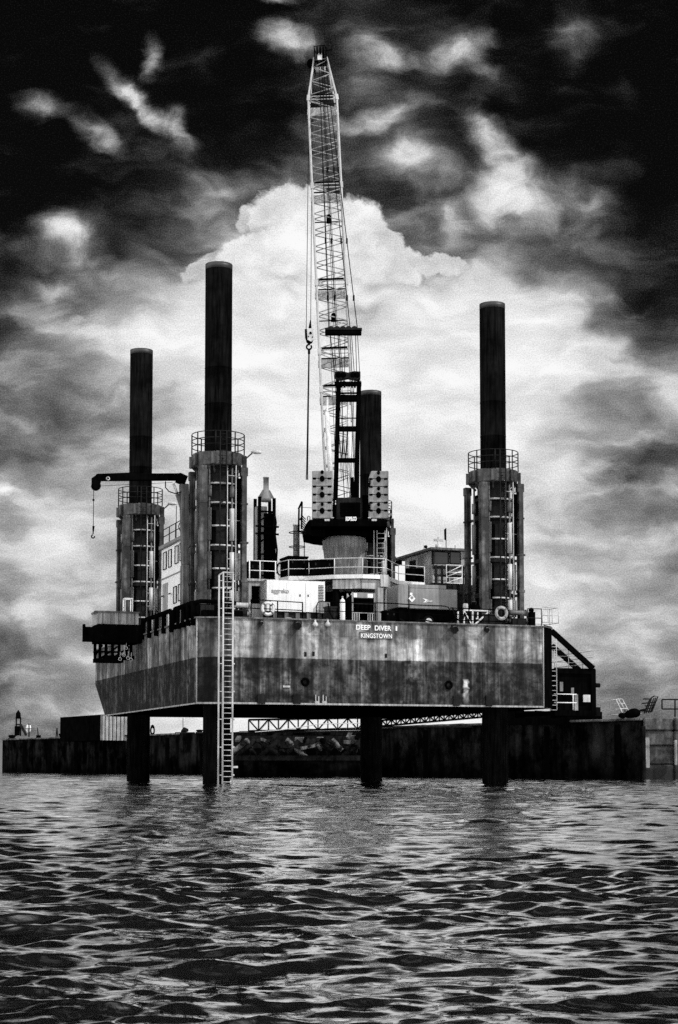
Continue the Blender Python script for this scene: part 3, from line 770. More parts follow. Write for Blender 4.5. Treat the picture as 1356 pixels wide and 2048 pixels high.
# deck-corner railing at the stern quarter on the starboard side
mb = MB(); cz = ZT
pp_ = [Pv(x, 1250, vv) for x, vv in ((1054, .4), (1078, .6))]
railing([(pp_[0].x, .3, cz), (pp_[1].x, .3, cz)], 1.0, [(pp_[0].x, .3, cz), (pp_[1].x, .3, cz)], (1., .5), .025, mb)
mb.build('corner_rail', 'dark_steel', barge)
ob = MB(); p = Pv(1085, 1252, 2.5); q = Pv(1117, 1217, 2.5)
railing([(p.x, 2.5, q.z - .85), (q.x, 2.5, q.z - .85)], .9, [(p.x + (q.x - p.x) * t_, 2.5, q.z - .85) for t_ in (0, .35, .6, 1)], (1., .05, .5), .022, ob)
railing([(p.x, 3.6, q.z - .85), (q.x, 3.6, q.z - .85), (q.x, 2.5, q.z - .85)], .9, [(p.x + (q.x - p.x) * t_, 3.6, q.z - .85) for t_ in (0, .5, 1)], (1., .05), .022, ob)
ob.box((p.x - 1.2, 2.4, ZT - .1), (p.x + .4, 3.7, ZT + .05))
ob.build('outrigger_rail', 'light_steel', barge)
mb = MB(); mb.box((18.1, 1.2, ZT), (18.5, 1.6, ZT + .3)); mb.box((18.7, 1.0, ZT), (19.0, 1.5, ZT + .9)); mb.ball((18.85, 1.2, ZT + 1.0), .15); mb.build('mooring_bitt', 'black_steel', barge)

# ------------------------------------------------------------------ access ladder down the port quarter
lad = thing('boarding_ladder', 'long pale steel ladder running from the deck corner straight down into the water', 'ladder', (.9, -.6, 0))
t0 = Pv(451, 1147, -.75); zt2 = t0.z; lu = t0.x
xa, xm, xb = Pv(437.5, 1300, -.75).x, Pv(446, 1300, -.75).x, Pv(465.5, 1300, -.75).x
for x, z1 in ((xa, zt2 - .1), (xm, zt2 + .05), (xb, zt2)): MB().tube((x, -.75, -.6), (x, -.75, z1), .045, n=8).build('stile', 'light_steel', lad)
mb = MB(); z = -.2
while z < zt2: mb.tube((xm, -.75, z), (xb, -.75, z), .02, n=6); z += .262
r_ = mb.build('rungs', 'light_steel', lad)
mb = MB(); z = .4
while z < zt2: mb.tube((xa, -.75, z), (xm, -.75, z), .022, n=6); mb.tube((xb, -.75, z), (xb + .1, -.75, z), .045, n=8); z += 1.38
mb.build('tie_bars', 'light_steel', lad)
mb = MB(); mb.sweep([(xa, -.75, zt2 - .1), (xm, -.75, zt2 + .06), (xb + .05, -.75, zt2 + .04)], .04, 8); mb.build('top_bar', 'light_steel', lad)
p = Pv(471, 1534, -.75); MB().box((p.x - .12, -.76, p.z - .05), (p.x + .12, -.72, p.z + .05)).build('tag', 'light_steel', lad)

# ------------------------------------------------------------------ transom guard rails
def rail_thing(label, pts, v, rails, posts_px, m='black_steel', top=1.02, r=.028):
    base = Pv(pts[0][0], 1250, v); th = thing('guard_rail', label, 'railing', (base.x, v, ZT), 'guard rails along the stern deck edge')
    for f in rails:
        mb = MB(); mb.sweep([(Pv(x, y, v).x, v, ZT + (Pv(x, y, v).z - ZT) * f) for x, y in pts], r, 6); mb.build('rail', m, th)
    for x in posts_px:
        ux = Pv(x, 1250, v).x
        ys = np.interp(x, [q[0] for q in pts], [q[1] for q in pts]); h = Pv(x, float(ys), v).z
        MB().tube((ux, v, ZT), (ux, v, h), .035, n=6).build('post', m, th)
    return th
rail_thing('dark tube guard rail in front of the white generator and the life ring', [(502, 1199), (555, 1202), (606, 1205)], .15, (1., .55), (502, 540, 555, 605))
rail_thing('long dark guard rail with rounded ends in front of the gas cylinder rack', [(633, 1250), (633, 1212), (636, 1205), (641, 1203), (700, 1205), (770, 1206), (835, 1210), (888, 1212), (896, 1214), (900, 1220), (900, 1250)], .15, (1.,), (750, 818))
g = rail_thing('dark three-bar guard rail beside the starboard corner tower', [(900, 1216), (985, 1219), (1018, 1221)], .15, (1., .62, .28), (938, 978, 1018))
mb_t = thing('guard_rail', 'pair of thin lower bars crossing before the trailer wheels and cylinders', 'railing', (8, .15, ZT), 'guard rails along the stern deck edge')
for dy in (18, 37):
    mb = MB(); mb.sweep([(Pv(x, y + dy, .16).x, .16, Pv(x, y + dy, .16).z) for x, y in ((634, 1204), (770, 1206), (835, 1209), (899, 1213))], .022, 6); mb.build('rail', 'black_steel', mb_t)

# ------------------------------------------------------------------ generator container
gv = 3.4
a = Pv(533, 1228, gv); b_ = Pv(650, 1166, gv); xL = Pv(503, 1200, gv + 0).x
gen = thing('generator_container', 'white canopied generator set with pale lettering and side louvres on the stern deck', 'generator', (a.x, gv, ZT))
zg0 = Pv(533, 1222, gv).z; zg1 = Pv(533, 1160, gv).z
body = MB().box((a.x, gv, zg0), (b_.x, gv + 2.4, zg1)).build('canopy', 'white_paint', gen, .02)
MB().box((a.x - .02, gv + .06, zg1), (b_.x + .02, gv + 2.42, zg1 + .05)).build('roof', 'light_steel', gen)
mb = MB(); mb.box((a.x, gv + .15, ZT), (b_.x + .3, gv + 2.3, zg0)); 
sk_ = mb.build('skid', 'dark_steel', gen)
for i in range(5):
    xx = a.x + .4 + i * .62; MB().box((xx, gv + .06, ZT + .05), (xx + .22, gv + .16, zg0 - .05)).build('skid_rib', 'mid_steel', sk_)
for i in range(11):
    zz = zg1 - .2 - i * .085; MB().bar((b_.x - .38, gv - .012, zz), (b_.x - .08, gv - .012, zz), .03, .035).build('louvre', 'dark_steel', gen)
for f in (.33, .66):
    xx = a.x + (b_.x - a.x) * f; MB().box((xx, gv - .004, zg0 + .05), (xx + .012, gv + .01, zg1 - .1)).build('door_seam', 'mid_steel', gen)
for f in (.56, .70): 
    xx = a.x + (b_.x - a.x) * f; MB().box((xx, gv - .02, zg1 - .82), (xx + .06, gv + .01, zg1 - .70)).build('handle', 'black_steel', gen)
fit('lettering', 'aggreko', 543, 578, 1185, 1178.5, 'ink', gen, gv - .014, .008, .52)
mb = MB(); q = Pv(641, 1226, gv - .3); q2 = Pv(660, 1203, gv - .3); mb.box((q.x, gv - .3, q.z), (q2.x, gv - .05, q2.z))
mb.build('control_box', 'crate_paint', gen, .01)
# deck cabin left of it with a doorway
cv = 4.0; a = Pv(497, 1215, cv); b_ = Pv(532.5, 1163, cv)
cab = thing('deck_store', 'small pale deck store with an open dark doorway left of the white generator', 'cabin', (a.x, cv, ZT))
p = Pv(503, 1207, cv); q = Pv(521, 1172, cv)
mb = MB(); mb.box((a.x, cv, ZT), (p.x, cv + 2.2, b_.z)); mb.box((q.x, cv, ZT), (b_.x, cv + 2.2, b_.z)); mb.box((p.x, cv, q.z), (q.x, cv + 2.2, b_.z)); mb.box((p.x, cv, ZT), (q.x, cv + .1, p.z)); mb.box((a.x, cv + 2.0, ZT), (b_.x, cv + 2.2, b_.z))
mb.build('wall', 'crate_paint', cab)
MB().box((a.x - .1, cv - .1, b_.z), (b_.x - .01, cv + 2.3, b_.z + .12)).build('roof', 'light_steel', cab)
MB().box((p.x, cv + .3, p.z), (q.x, cv + .34, q.z)).build('door', 'black_steel', cab)

# ------------------------------------------------------------------ life rings
def life_ring(px, py, label, mt='off_white'):
    p = Pv(px, py, -.02 + .05); th = thing('life_ring', label, 'life ring', (p.x, .05, p.z), 'life rings on the stern rail')
    r = MB().ring((p.x, .05, p.z), .29, .075, 28, 10, 'y').build('ring', mt, th)
    for q in (45, 135, 225, 315):
        MB().ring((p.x, .05, p.z), .29, .083, 3, 10, 'y', q - 9, q + 9).build('band', 'mid_steel', th)
    mb = MB(); mb.ring((p.x, .03, p.z), .37, .014, 24, 5, 'y'); mb.build('grab_line', 'ink', th)
life_ring(536, 1217, 'pale life ring on the rail in front of the white generator')
life_ring(1003, 1226, 'pale life ring hanging at the foot of the starboard corner tower', 'crate_paint')

# ------------------------------------------------------------------ gas cylinder rack
rv = 1.6; a = Pv(705, 1246, rv); b_ = Pv(749, 1186, rv)
rk = thing('cylinder_rack', 'steel rack holding a row of dark gas cylinders with pale tops', 'rack', (a.x, rv, ZT))
x0, x1, zt2 = a.x, b_.x, b_.z
for x in (x0, x1):
    for y in (rv, rv + .8): MB().box((x - .035, y - .03, ZT), (x + .035, y + .03, zt2)).build('post', 'crate_paint', rk)
zb = Pv(710, 1196, rv).z
hb = MB().box((x0 + .04, rv - .01, zb), (x1 - .04, rv + .03, zt2)).build('header_panel', 'grey_paint', rk)
for (xa_, xb_) in ((.05, .2), (.68, .93)): MB().box((x0 + (x1 - x0) * xa_, rv - .02, zb + .04), (x0 + (x1 - x0) * xb_, rv - .012, zt2 - .05)).build('notice', 'white_paint', hb)
zc = ZT + .62
for i in range(5):
    x = x0 + (x1 - x0) * (i + .5) / 5
    c = MB().lathe((x, rv + .3, 0), [(.1, zc), (.105, zc + .02), (.105, zc + .95), (.09, zc + 1.02), (.03, zc + 1.08), (.03, zc + 1.14)], 14).build('gas_cylinder', 'black_steel', rk)
    MB().lathe((x, rv + .3, 0), [(.108, zc + .93), (.108, zc + .99), (.075, zc + 1.05), (.06, zc + 1.06)], 14).build('cylinder_cap', 'white_paint', c)
for z in (ZT + .12, zc - .03, zc + .45, zc + .75): MB().box((x0, rv - .02, z), (x1, rv + .02, z + .04)).build('cross_bar', 'dark_steel' if z > zc else 'crate_paint', rk)
for i in range(1, 10):
    if i in (4, 5, 6): continue
    x = x0 + (x1 - x0) * i / 10; MB().box((x - .018, rv - .015, ZT + .16), (x + .018, rv + .015, zc - .03)).build('grille_bar', 'light_steel', rk)
MB().box((x0 + .1, rv + .5, ZT), (x1 - .1, rv + .76, zc + 1.0)).build('back_panel', 'black_steel', rk)

def bottle(px0, px1, py, v, mt, label, name='gas_bottle'):
    a = Pv(px0, py, v); b_ = Pv(px1, py, v); r = (b_.x - a.x) / 2; x = a.x + r
    th = thing(name, label, 'bottle', (x, v, ZT))
    MB().lathe((x, v, 0), [(r * .95, ZT), (r, ZT + .03), (r, a.z - .2), (r * .8, a.z - .1), (r * .3, a.z - .03), (r * .3, a.z)], 16).build('body', mt, th)
    mb = MB(); mb.tube((x, v, a.z), (x, v, a.z + .1), r * .22, n=8); mb.tube((x - r * .4, v, a.z + .06), (x + r * .4, v, a.z + .06), r * .12, n=6); mb.build('valve', 'light_steel', th)
bottle(680, 690, 1196, 1.4, 'white_paint', 'tall white gas bottle standing left of the cylinder rack')
bottle(692, 701, 1194, 1.7, 'black_steel', 'tall black gas bottle between the white bottle and the cylinder rack')
# white upright cabinet behind
a = Pv(755, 1236, 3.); b_ = Pv(767, 1176, 3.)
cb = thing('locker', 'narrow grey upright locker right of the gas cylinder rack', 'locker', (a.x, 3, ZT)); MB().box((a.x, 3, ZT), (b_.x, 3.4, b_.z)).build('body', 'crate_paint', cb, .01)
mb = MB().box((a.x + .02, 2.985, ZT + .1), (b_.x - .02, 3, b_.z - .06)); mb.build('door', 'crate_paint', cb)

# ------------------------------------------------------------------ towed compressor
kv = 2.6; a = Pv(797, 1214, kv); b_ = Pv(893, 1176, kv); e_ = Pv(915, 1178, kv); m_ = Pv(819, 1190, kv)
tr = thing('compressor_trailer', 'grey wheeled compressor with a diamond warning sign and winged emblem', 'compressor', (a.x, kv, ZT))
zt2 = Pv(820, 1168, kv).z; zb2 = Pv(820, 1217, kv).z
can = MB().box((m_.x, kv, zb2), (e_.x, kv + 1.9, zt2 - .22)).box((m_.x, kv + .01, zt2 - .22), (b_.x, kv + 1.88, zt2)).build('canopy', 'grey_paint', tr, .03)
MB().box((a.x, kv + .06, zb2 + .05), (m_.x - .03, kv + 1.8, zt2 - .06)).build('end_panel', 'grey_paint', tr, .03)
MB().box((m_.x + .1, kv - .012, zb2 + .16), (e_.x - .1, kv, zb2 + .19)).build('trim_strip', 'crate_paint', can)
d = Pv(824, 1197, kv - .02); s_ = .2
MB().plate([(d.x - s_, kv - .02, d.z), (d.x, kv - .02, d.z - s_), (d.x + s_, kv - .02, d.z), (d.x, kv - .02, d.z + s_)], (0, .012, 0)).build('warning_diamond', 'white_paint', can)
s_ = .1; MB().plate([(d.x - s_, kv - .03, d.z + .04), (d.x, kv - .03, d.z - .06), (d.x + s_, kv - .03, d.z + .04), (d.x, kv - .03, d.z + .14)], (0, .005, 0)).build('warning_symbol', 'grey_paint', can)
d2 = Pv(821, 1190, kv); MB().box((d2.x - .04, kv - .015, d2.z), (d2.x + .1, kv - .004, d2.z + .12)).build('label_plate', 'white_paint', can)
def pt(x, y): q = Pv(x, y, kv - .02); return (q.x, kv - .02, q.z)
em = MB().plate([pt(*q) for q in ((845, 1196), (858, 1200.5), (866, 1202), (860, 1204), (847, 1205), (851, 1201))], (0, .012, 0)).build('winged_emblem', 'white_paint', can)
for (y, x) in ((1201, 853), (1203, 852)): MB().bar(pt(x, y), pt(x + 9, y + .6), .014, .03).build('feather_line', 'grey_paint', em)
MB().box((a.x + .1, kv + .2, ZT + .42), (e_.x - .1, kv + 1.7, zb2)).build('chassis', 'black_steel', tr)
for (px, lab) in ((858, 0),):
    w_ = Pv(px, 1236, kv); rr = .34
    mb = MB(); mb.ring((w_.x, kv + .1, ZT + rr), rr - .09, .1, 24, 8, 'y'); wh = mb.build('wheel', 'rubber', tr)
    mb = MB(); mb.lathe((0, 0, 0), [(.2, 0), (.2, .04), (.12, .07), (.05, .05)], 16); mb.v = [Vector((w_.x + p.x, kv + .06 - p.z, ZT + rr + p.y)) for p in mb.v]; mb.build('rim', 'light_steel', wh)
mb = MB(); mb.ring((w_.x, kv + .1, ZT + .36), .42, .04, 12, 6, 'y', 10, 170); mb.build('mudguard', 'black_steel', tr)
mb = MB(); mb.tube((a.x, kv + .9, ZT + .5), (a.x - 1.0, kv + .9, ZT + .4), .05); mb.build('tow_bar', 'black_steel', tr)

# white braced frame and dark pump
tv = .9; a = Pv(928, 1246, tv); b_ = Pv(979, 1222, tv)
tf = thing('braced_frame', 'white cross-braced steel frame carrying a dark pump by the starboard tower', 'frame', (a.x, tv, ZT))
mb = MB(); h = b_.z
for x in (a.x, a.x + .5, b_.x - .04): mb.bar((x, tv, ZT), (x, tv, h), .07)
mb.bar((a.x, tv, h), (b_.x, tv, h), .07); mb.bar((a.x, tv, ZT + .05), (b_.x, tv, ZT + .05), .05)
mb.bar((a.x + .5, tv, ZT), (b_.x, tv, h), .08); mb.bar((a.x, tv, h), (a.x + .5, tv, ZT), .05); mb.bar((a.x, tv + .8, ZT), (a.x, tv + .8, h), .07); mb.bar((b_.x, tv + .8, ZT), (b_.x, tv + .8, h), .07)
mb.build('truss', 'off_white', tf)
mb = MB(); mb.lathe((a.x + .75, tv + .4, 0), [(.3, h), (.34, h + .1), (.3, h + .3), (.12, h + .38), (.1, h + .5)], 14); mb.build('pump', 'black_steel', tf)
mb = MB(); mb.lathe((a.x + .18, tv + .2, 0), [(.14, h), (.14, h + .35), (.1, h + .38)], 10); mb.build('filter', 'light_steel', tf)

# ------------------------------------------------------------------ raised crane platform with white railings
cv0 = 5.3
pp = {}
def Q(px, py, v): return Pv(px, py, v)
cp = thing('crane_platform', 'raised platform with white handrails wrapping round the crane pedestal', 'platform', (11, 8, ZT))
top_pts = [(558, 1157, 8.0), (577, 1151.5, 6.8), (618, 1153, 6.4), (669, 1151, 5.3), (725, 1156, 4.6), (771, 1158, 4.6), (797, 1167, 7.0), (849, 1168, 7.4)]
edge = [Q(*t_) for t_ in top_pts]; zp = sum(p.z for p in edge) / len(edge)
for p in edge: p.z = zp
back = [Vector((edge[-1].x, 13.5, zp)), Vector((edge[0].x, 13.5, zp))]
poly = [(p.x, p.y) for p in edge + back]
MB().prism(poly, zp - .05, zp + .02).build('deck_plate', 'mid_steel', cp)
for i in range(len(edge) - 1):
    a, b_ = edge[i], edge[i + 1]; MB().bar(a - Vector((0, 0, .02)), b_ - Vector((0, 0, .02)), .05, .22).build('kick_plate', 'white_paint', cp)
for i in (3, 4): 
    a, b_ = edge[i] + Vector((0, .25, -.42)), edge[i + 1] + Vector((0, .25, -.42)); MB().bar(a, b_, .2, .5).build('edge_beam', 'light_steel', cp)
for i in (5, 6): 
    a, b_ = edge[i] + Vector((0, .25, -.40)), edge[i + 1] + Vector((0, .25, -.40)); MB().bar(a, b_, .2, .46).build('edge_beam', 'grey_paint', cp)
MB().box((edge[5].x - .3, edge[5].y - .06, zp - .55), (edge[5].x + .15, edge[5].y + .35, zp + .1)).build('corner_block', 'light_steel', cp)
H = Q(725, 1120, 4.6).z - Q(725, 1156, 4.6).z
for f in (1., .5):
    MB().sweep([p + Vector((0, 0, H * f)) for p in edge], .022, 6).build('hand_rail', 'off_white', cp)
for i in range(len(edge) - 1):
    a, b_ = edge[i], edge[i + 1]; L_ = (b_ - a).length; kk = max(1, round(L_ / 1.5))
    for j in range(kk): p = a.lerp(b_, j / kk); MB().tube(p, p + Vector((0, 0, H)), .026, n=6).build('rail_post', 'off_white', cp)
p = edge[-1]; MB().tube(p, p + Vector((0, 0, H)), .026, n=6).build('rail_post', 'off_white', cp)
for (px, v, r_, mt) in ((775, 4.9, .17, 'light_steel'), (672, 5.6, .2, 'black_steel'), (640, 8.0, .16, 'mid_steel'), (845, 8.5, .18, 'grey_paint')):
    x = Pv(px, 1200, v).x; MB().tube((x, v, ZT), (x, v, zp - .05), r_, n=14).build('column', mt, cp)
x = Pv(714, 1178, 5.2); MB().box((x.x - .3, 5.1, x.z), (x.x + 1.0, 5.2, x.z + .06)).build('strip_light', 'white_paint', cp)
x = Pv(785, 1186, 5.4); MB().box((x.x - .3, 5.3, x.z), (x.x + .3, 5.4, x.z + .06)).build('strip_light', 'white_paint', cp)
MB().box((edge[3].x - .5, 7.6, ZT), (edge[5].x + .6, 7.8, zp - .6)).build('dark_backdrop', 'black_steel', cp)  # dark sheets added as a backdrop, standing in for shade under the platform
MB().box((edge[5].x + .62, 7.9, ZT), (edge[-1].x + 2.4, 8.1, zp - .6)).build('dark_backdrop', 'black_steel', cp)
MB().box((edge[0].x, 9.0, ZT), (edge[3].x - .6, 9.2, zp - .3)).build('dark_backdrop', 'dark_steel', cp)
# left walkway by the piling mast
wv = 7.0; a = Q(497, 1160, wv); b_ = Q(553, 1160, wv)
wk = thing('walkway', 'short raised walkway with pale handrails beside the port corner tower', 'walkway', (a.x, wv, ZT))
MB().box((a.x, wv, a.z - .3), (b_.x, wv + 3.5, a.z - .1)).build('deck_plate', 'light_steel', wk)
hh = Q(525, 1122, wv).z
for z in (hh, (hh + a.z) / 2): MB().tube((a.x, wv, z), (b_.x, wv, z), .026, n=6).build('hand_rail', 'white_paint', wk)
for px in (499, 520, 551): x = Q(px, 1140, wv).x; MB().tube((x, wv, a.z - .3), (x, wv, hh), .032, n=6).build('rail_post', 'white_paint', wk)
for (u_, v_) in ((a.x + .2, wv + .3), (b_.x - .2, wv + .3)): MB().bar((u_, v_, ZT), (u_, v_, a.z - .3), .16).build('column', 'mid_steel', wk)
def case(px0, px1, py0, py1, v, dep, mt, name, label, cat, z0=None):
    a = Pv(px0, py1, v); b_ = Pv(px1, py0, v); zb_ = a.z if z0 is None else z0
    th = thing(name, label, cat, (a.x, v, zb_))
    MB().box((a.x, v, zb_), (b_.x, v + dep, b_.z)).build('body', mt, th, .03)
    w_ = b_.x - a.x; h_ = b_.z - zb_
    MB().box((a.x + .06 * w_, v - .012, zb_ + .08 * h_), (b_.x - .06 * w_, v - .002, b_.z - .1 * h_)).build('front_panel', mt, th)
    MB().box((a.x - .03, v - .03, b_.z - .06), (b_.x + .03, v + dep + .03, b_.z + .03)).build('lid', mt, th)
    for f in (.2, .8): MB().box((a.x + f * w_ - .04, v - .03, b_.z - .3 * h_), (a.x + f * w_ + .04, v - .015, b_.z - .16 * h_)).build('latch', 'dark_steel', th)
    return th
case(501, 521, 1123, 1150, wv + 1, 1.0, 'black_steel', 'equipment_case', 'small black equipment box behind the walkway handrail', 'box', a.z - .1)
case(577, 616, 1114, 1150, 7.6, 1.6, 'black_steel', 'winch_housing', 'black boxy winch housing on the crane platform left of the pedestal', 'housing', zp + .02)
case(622, 668, 1121, 1151, 6.9, 1.4, 'black_steel', 'winch_housing', 'lower black housing touching the left side of the crane pedestal', 'housing', zp + .02)
def hoses(px, py, r, v, label):
    p = Pv(px, py, v); th = thing('hose_coil', label, 'hose', (p.x, v, p.z), 'hose coils on the crane platform')
    for i in range(3):
        m_ = MB(); m_.ring((0, 0, 0), r, .035, 24, 6, 'y'); m_.v = [Vector((p.x + q.x * .55 + i * .05, v + i * .06, p.z + q.z)) for q in m_.v]; m_.build('coil', 'rubber', th)
hoses(559, 1138, .33, 7.9, 'black hose coil hung on the left end of the platform handrail')
hoses(617, 1136, .38, 6.3, 'black hose coil hung between the two black winch housings')

# drums
def drum(px0, px1, v, label):
    a = Pv(px0, 1160, v); b_ = Pv(px1, 1138, v); r = (b_.x - a.x) / 2; x = a.x + r
    th = thing('oil_drum', label, 'drum', (x, v, zp), 'drums on the crane platform')
    pr = [(r, zp + .02), (r, zp + .3), (r + .02, zp + .32), (r, zp + .34), (r, zp + .62), (r + .02, zp + .64), (r, zp + .66), (r, b_.z), (r - .03, b_.z), (r - .03, b_.z - .02)]
    MB().lathe((x, v, 0), pr, 24).build('barrel', 'black_steel', th)
    MB().ring((x, v, b_.z), r, .015, 24, 5).build('rim', 'dark_steel', th)
drum(811, 830, 8.2, 'left black drum behind the platform handrail near the control cabin'); drum(829, 848, 8.4, 'right black drum behind the platform handrail next to the control cabin')

# ------------------------------------------------------------------ control cabin on the starboard side
kv = 8.6; a = Pv(864, 1180, kv); b_ = Pv(937, 1180, kv); zr = Pv(870, 1099, kv).z; zw1 = Pv(870, 1106, kv).z; zw0 = Pv(870, 1132, kv).z; zf = Pv(870, 1166, kv).z
cc = thing('control_cabin', 'pale control cabin with two wide dark windows, roof masts and a flag', 'cabin', (a.x, kv, ZT))
L5 = 4.4
mb = MB(); mb.box((a.x + .04, kv + .05, zf), (b_.x, kv + L5, zr - .05)); wl = mb.build('wall', 'light_steel', cc, .02)
MB().prism([(a.x - .22, kv - .35), (b_.x + .1, kv - .35), (b_.x + .1, kv + L5 + 1.2), (a.x - .3, kv + L5 + 1.2)], zr - .05, zr + .09).build('roof', 'mid_steel', cc, .02)
for (f0, f1) in ((863, 896), (899, 920)):
    p = Pv(f0, 1128, kv); q = Pv(f1, 1104, kv)
    wn = MB().box((p.x, kv - .06, p.z), (q.x, kv + .04, q.z)).build('window', 'glass_dark', cc, .05)
    mb = MB(); mb.sweep([(p.x, kv - .07, p.z), (q.x, kv - .07, p.z), (q.x, kv - .07, q.z), (p.x, kv - .07, q.z)], .035, 6, True); mb.build('frame', 'dark_steel', wn)
MB().plate([(a.x - .0, kv - .03, zw0 - .15), (b_.x, kv - .03, zw0 - .15), (b_.x, kv - .35, zw0 - .02), (a.x, kv - .35, zw0 - .02)], (0, .02, .1)).build('sill', 'mid_steel', cc)
MB().box((a.x + .0, kv + 1.4, zf + .2), (a.x + .035, kv + 2.2, zr - .25)).build('door', 'grey_paint', cc)
MB().box((a.x + .0, kv + 2.6, zw0), (a.x + .035, kv + 3.6, zw1 - .1)).build('side_window', 'glass_dark', cc)
for px in (872, 884, 896, 926): 
    x = Pv(px, 1180, kv - .4).x; MB().bar((x, kv - .4, ZT + 1.0), (x, kv - .4, zw0), .1).build('support_post', 'dark_steel', cc)
for z in (zf + .4, zf - .5): MB().bar((a.x, kv - .4, z), (b_.x, kv - .4, z), .12).build('cross_beam', 'dark_steel', cc)
# lattice guard panel
g0 = Pv(893, 1166, kv - .6); g1 = Pv(924, 1131, kv - .6)
lp = MB().sweep([(g0.x, kv - .6, g0.z), (g1.x, kv - .6, g0.z), (g1.x, kv - .6, g1.z), (g0.x, kv - .6, g1.z)], .035, 6, True).build('lattice_panel', 'white_paint', cc)
for (f0, f1) in ((.0, .35), (.35, .7), (.55, 1.)): MB().tube((g0.x, kv - .6, g0.z + (g1.z - g0.z) * f0), (g1.x, kv - .6, g0.z + (g1.z - g0.z) * f1), .022, n=5).build('lacing', 'white_paint', lp)
for f in (.3, .6): MB().tube((g0.x, kv - .6, g0.z + (g1.z - g0.z) * f), (g1.x, kv - .6, g0.z + (g1.z - g0.z) * f), .02, n=5).build('lacing', 'white_paint', lp)
MB().box((a.x + .2, kv - .2, ZT + .2), (b_.x + .4, kv + 3.8, zf - .06)).build('machinery_base', 'dark_steel', cc, .04)
# rear lean-to: posts under the roof overhang
for px in (820, 832): 
    q = Pv(px, 1115, kv + L5 + .6); MB().bar((max(q.x, a.x - .25), kv + L5 + 1.0, zf), (max(q.x, a.x - .25), kv + L5 + 1.0, zr), .08).build('roof_post', 'dark_steel', cc)
q = Pv(828, 1106, kv + L5); MB().box((a.x - .28, kv + L5 + .1, zr - .4), (a.x - .1, kv + L5 + .9, zr - .12)).build('roof_box', 'black_steel', cc)
# roof gear
q = Pv(877, 1096, kv + .8); rd = MB().lathe((q.x, kv + .8, 0), [(.18, zr + .09), (.2, zr + .4), (.06, zr + .42), (.05, zr + .6)], 12).build('radar_pedestal', 'off_white', cc)
MB().box((q.x - .28, kv + .75, zr + .6), (q.x + .28, kv + .85, zr + .74)).build('radar_scanner', 'light_steel', rd)
for (px, pt_, rr) in ((876, 1074, .02), (848, 1090, .02), (892, 1056, .025), (910, 1090, .02)):
    q = Pv(px, pt_, kv + 1.2); an = MB().tube((q.x, kv + 1.2, zr + .05), (q.x, kv + 1.2, q.z), rr, n=6).build('antenna', 'dark_steel', cc)
    if px == 892: MB().plate([(q.x, kv + 1.2, q.z), (q.x - .12, kv + 1.2, q.z - .1), (q.x - .1, kv + 1.2, q.z - .7), (q.x + .03, kv + 1.2, q.z - .75)], (0, .02, 0)).build('flag', 'black_steel', an)
    if px == 848: MB().ball((q.x + .12, kv + 1.2, zr + .3), .1).build('horn', 'dark_steel', an)

# ------------------------------------------------------------------ accommodation block on the port side
ua = .75; pf = Pu(323, 1103, ua); pn = Pu(372, 1072, ua); vf, vn = pf.y, 4.3; zt2 = (pf.z + pn.z) / 2
ac = thing('accommodation_block', 'white two-storey accommodation block with narrow windows between the port towers', 'building', (ua, vn, ZT))
MB().box((ua, vn, ZT), (ua + 2.5, vf, zt2)).build('wall', 'white_paint', ac, .04)
rf = MB().box((ua - .12, vn - .1, zt2), (ua + 2.6, vf + .2, zt2 + .22)).build('roof', 'grey_paint', ac, .03)
for (xa_, xb_, ya, yb, yc, yd) in ((327.5, 334, 1107, 1140, 1103, 1136), (338, 344, 1101, 1135, 1098, 1131), (351, 357.5, 1094, 1128, 1090, 1124), (361, 366.5, 1087, 1122, 1083, 1118), (348, 354, 1175, 1207, 1172, 1203), (357.5, 363.5, 1170, 1202, 1167, 1198)):
    p = Pu(xa_, yb, ua); q = Pu(xb_, yc, ua); 
    wn = MB().box((ua - .02, q.y, p.z), (ua + .0, p.y, q.z)).build('window', 'off_white', ac)
    mb = MB(); mb.sweep([(ua - .03, p.y, p.z), (ua - .03, q.y, p.z), (ua - .03, q.y, q.z), (ua - .03, p.y, q.z)], .035, 5, True); mb.build('frame', 'dark_steel', wn)
p = Pu(327, 1158, ua); MB().box((ua - .035, vn, p.z - .03), (ua - .002, vf, p.z + .03)).build('storey_seam', 'grey_paint', ac)
p = Pu(326, 1222, ua); q = Pu(336, 1165, ua)
dr = MB().box((ua - .04, q.y, ZT), (ua - .002, p.y, q.z)).build('door', 'crate_paint', ac)
for (x, y) in ((328, 1193), (342, 1188)): p = Pu(x, y, ua); MB().bar((ua - .12, p.y - .35, p.z), (ua - .12, p.y + .1, p.z), .05).build('handle', 'black_steel', dr)
# roof railing and vents
for z in (zt2 + .75, zt2 + 1.15): MB().tube((ua + .1, vn, z), (ua + .1, vf, z), .025, n=6).build('roof_rail', 'dark_steel', rf)
for i in range(6): y = vn + (vf - vn) * i / 5; MB().tube((ua + .1, y, zt2 + .2), (ua + .1, y, zt2 + 1.15), .03, n=6).build('rail_post', 'dark_steel', rf)
for (x, w_, y0, h_, mt) in ((ua + .6, .9, 8.6, 1.0, 'black_steel'), (ua + .5, .8, 7.2, .75, 'off_white'), (ua + .9, .6, 10.0, .6, 'grey_paint')):
    MB().box((x, y0, zt2 + .2), (x + w_, y0 + .9, zt2 + .2 + h_)).build('vent_unit', mt, rf, .04)
MB().ring((ua + .5, 8.2, zt2 + .9), .35, .03, 16, 5, 'y').build('life_hoop', 'dark_steel', rf)
for (y, h_) in ((9.8, 2.3), (6.4, 1.9)): MB().tube((ua + .4, y, zt2 + .2), (ua + .4, y, zt2 + h_), .022, n=5).build('antenna', 'dark_steel', rf)

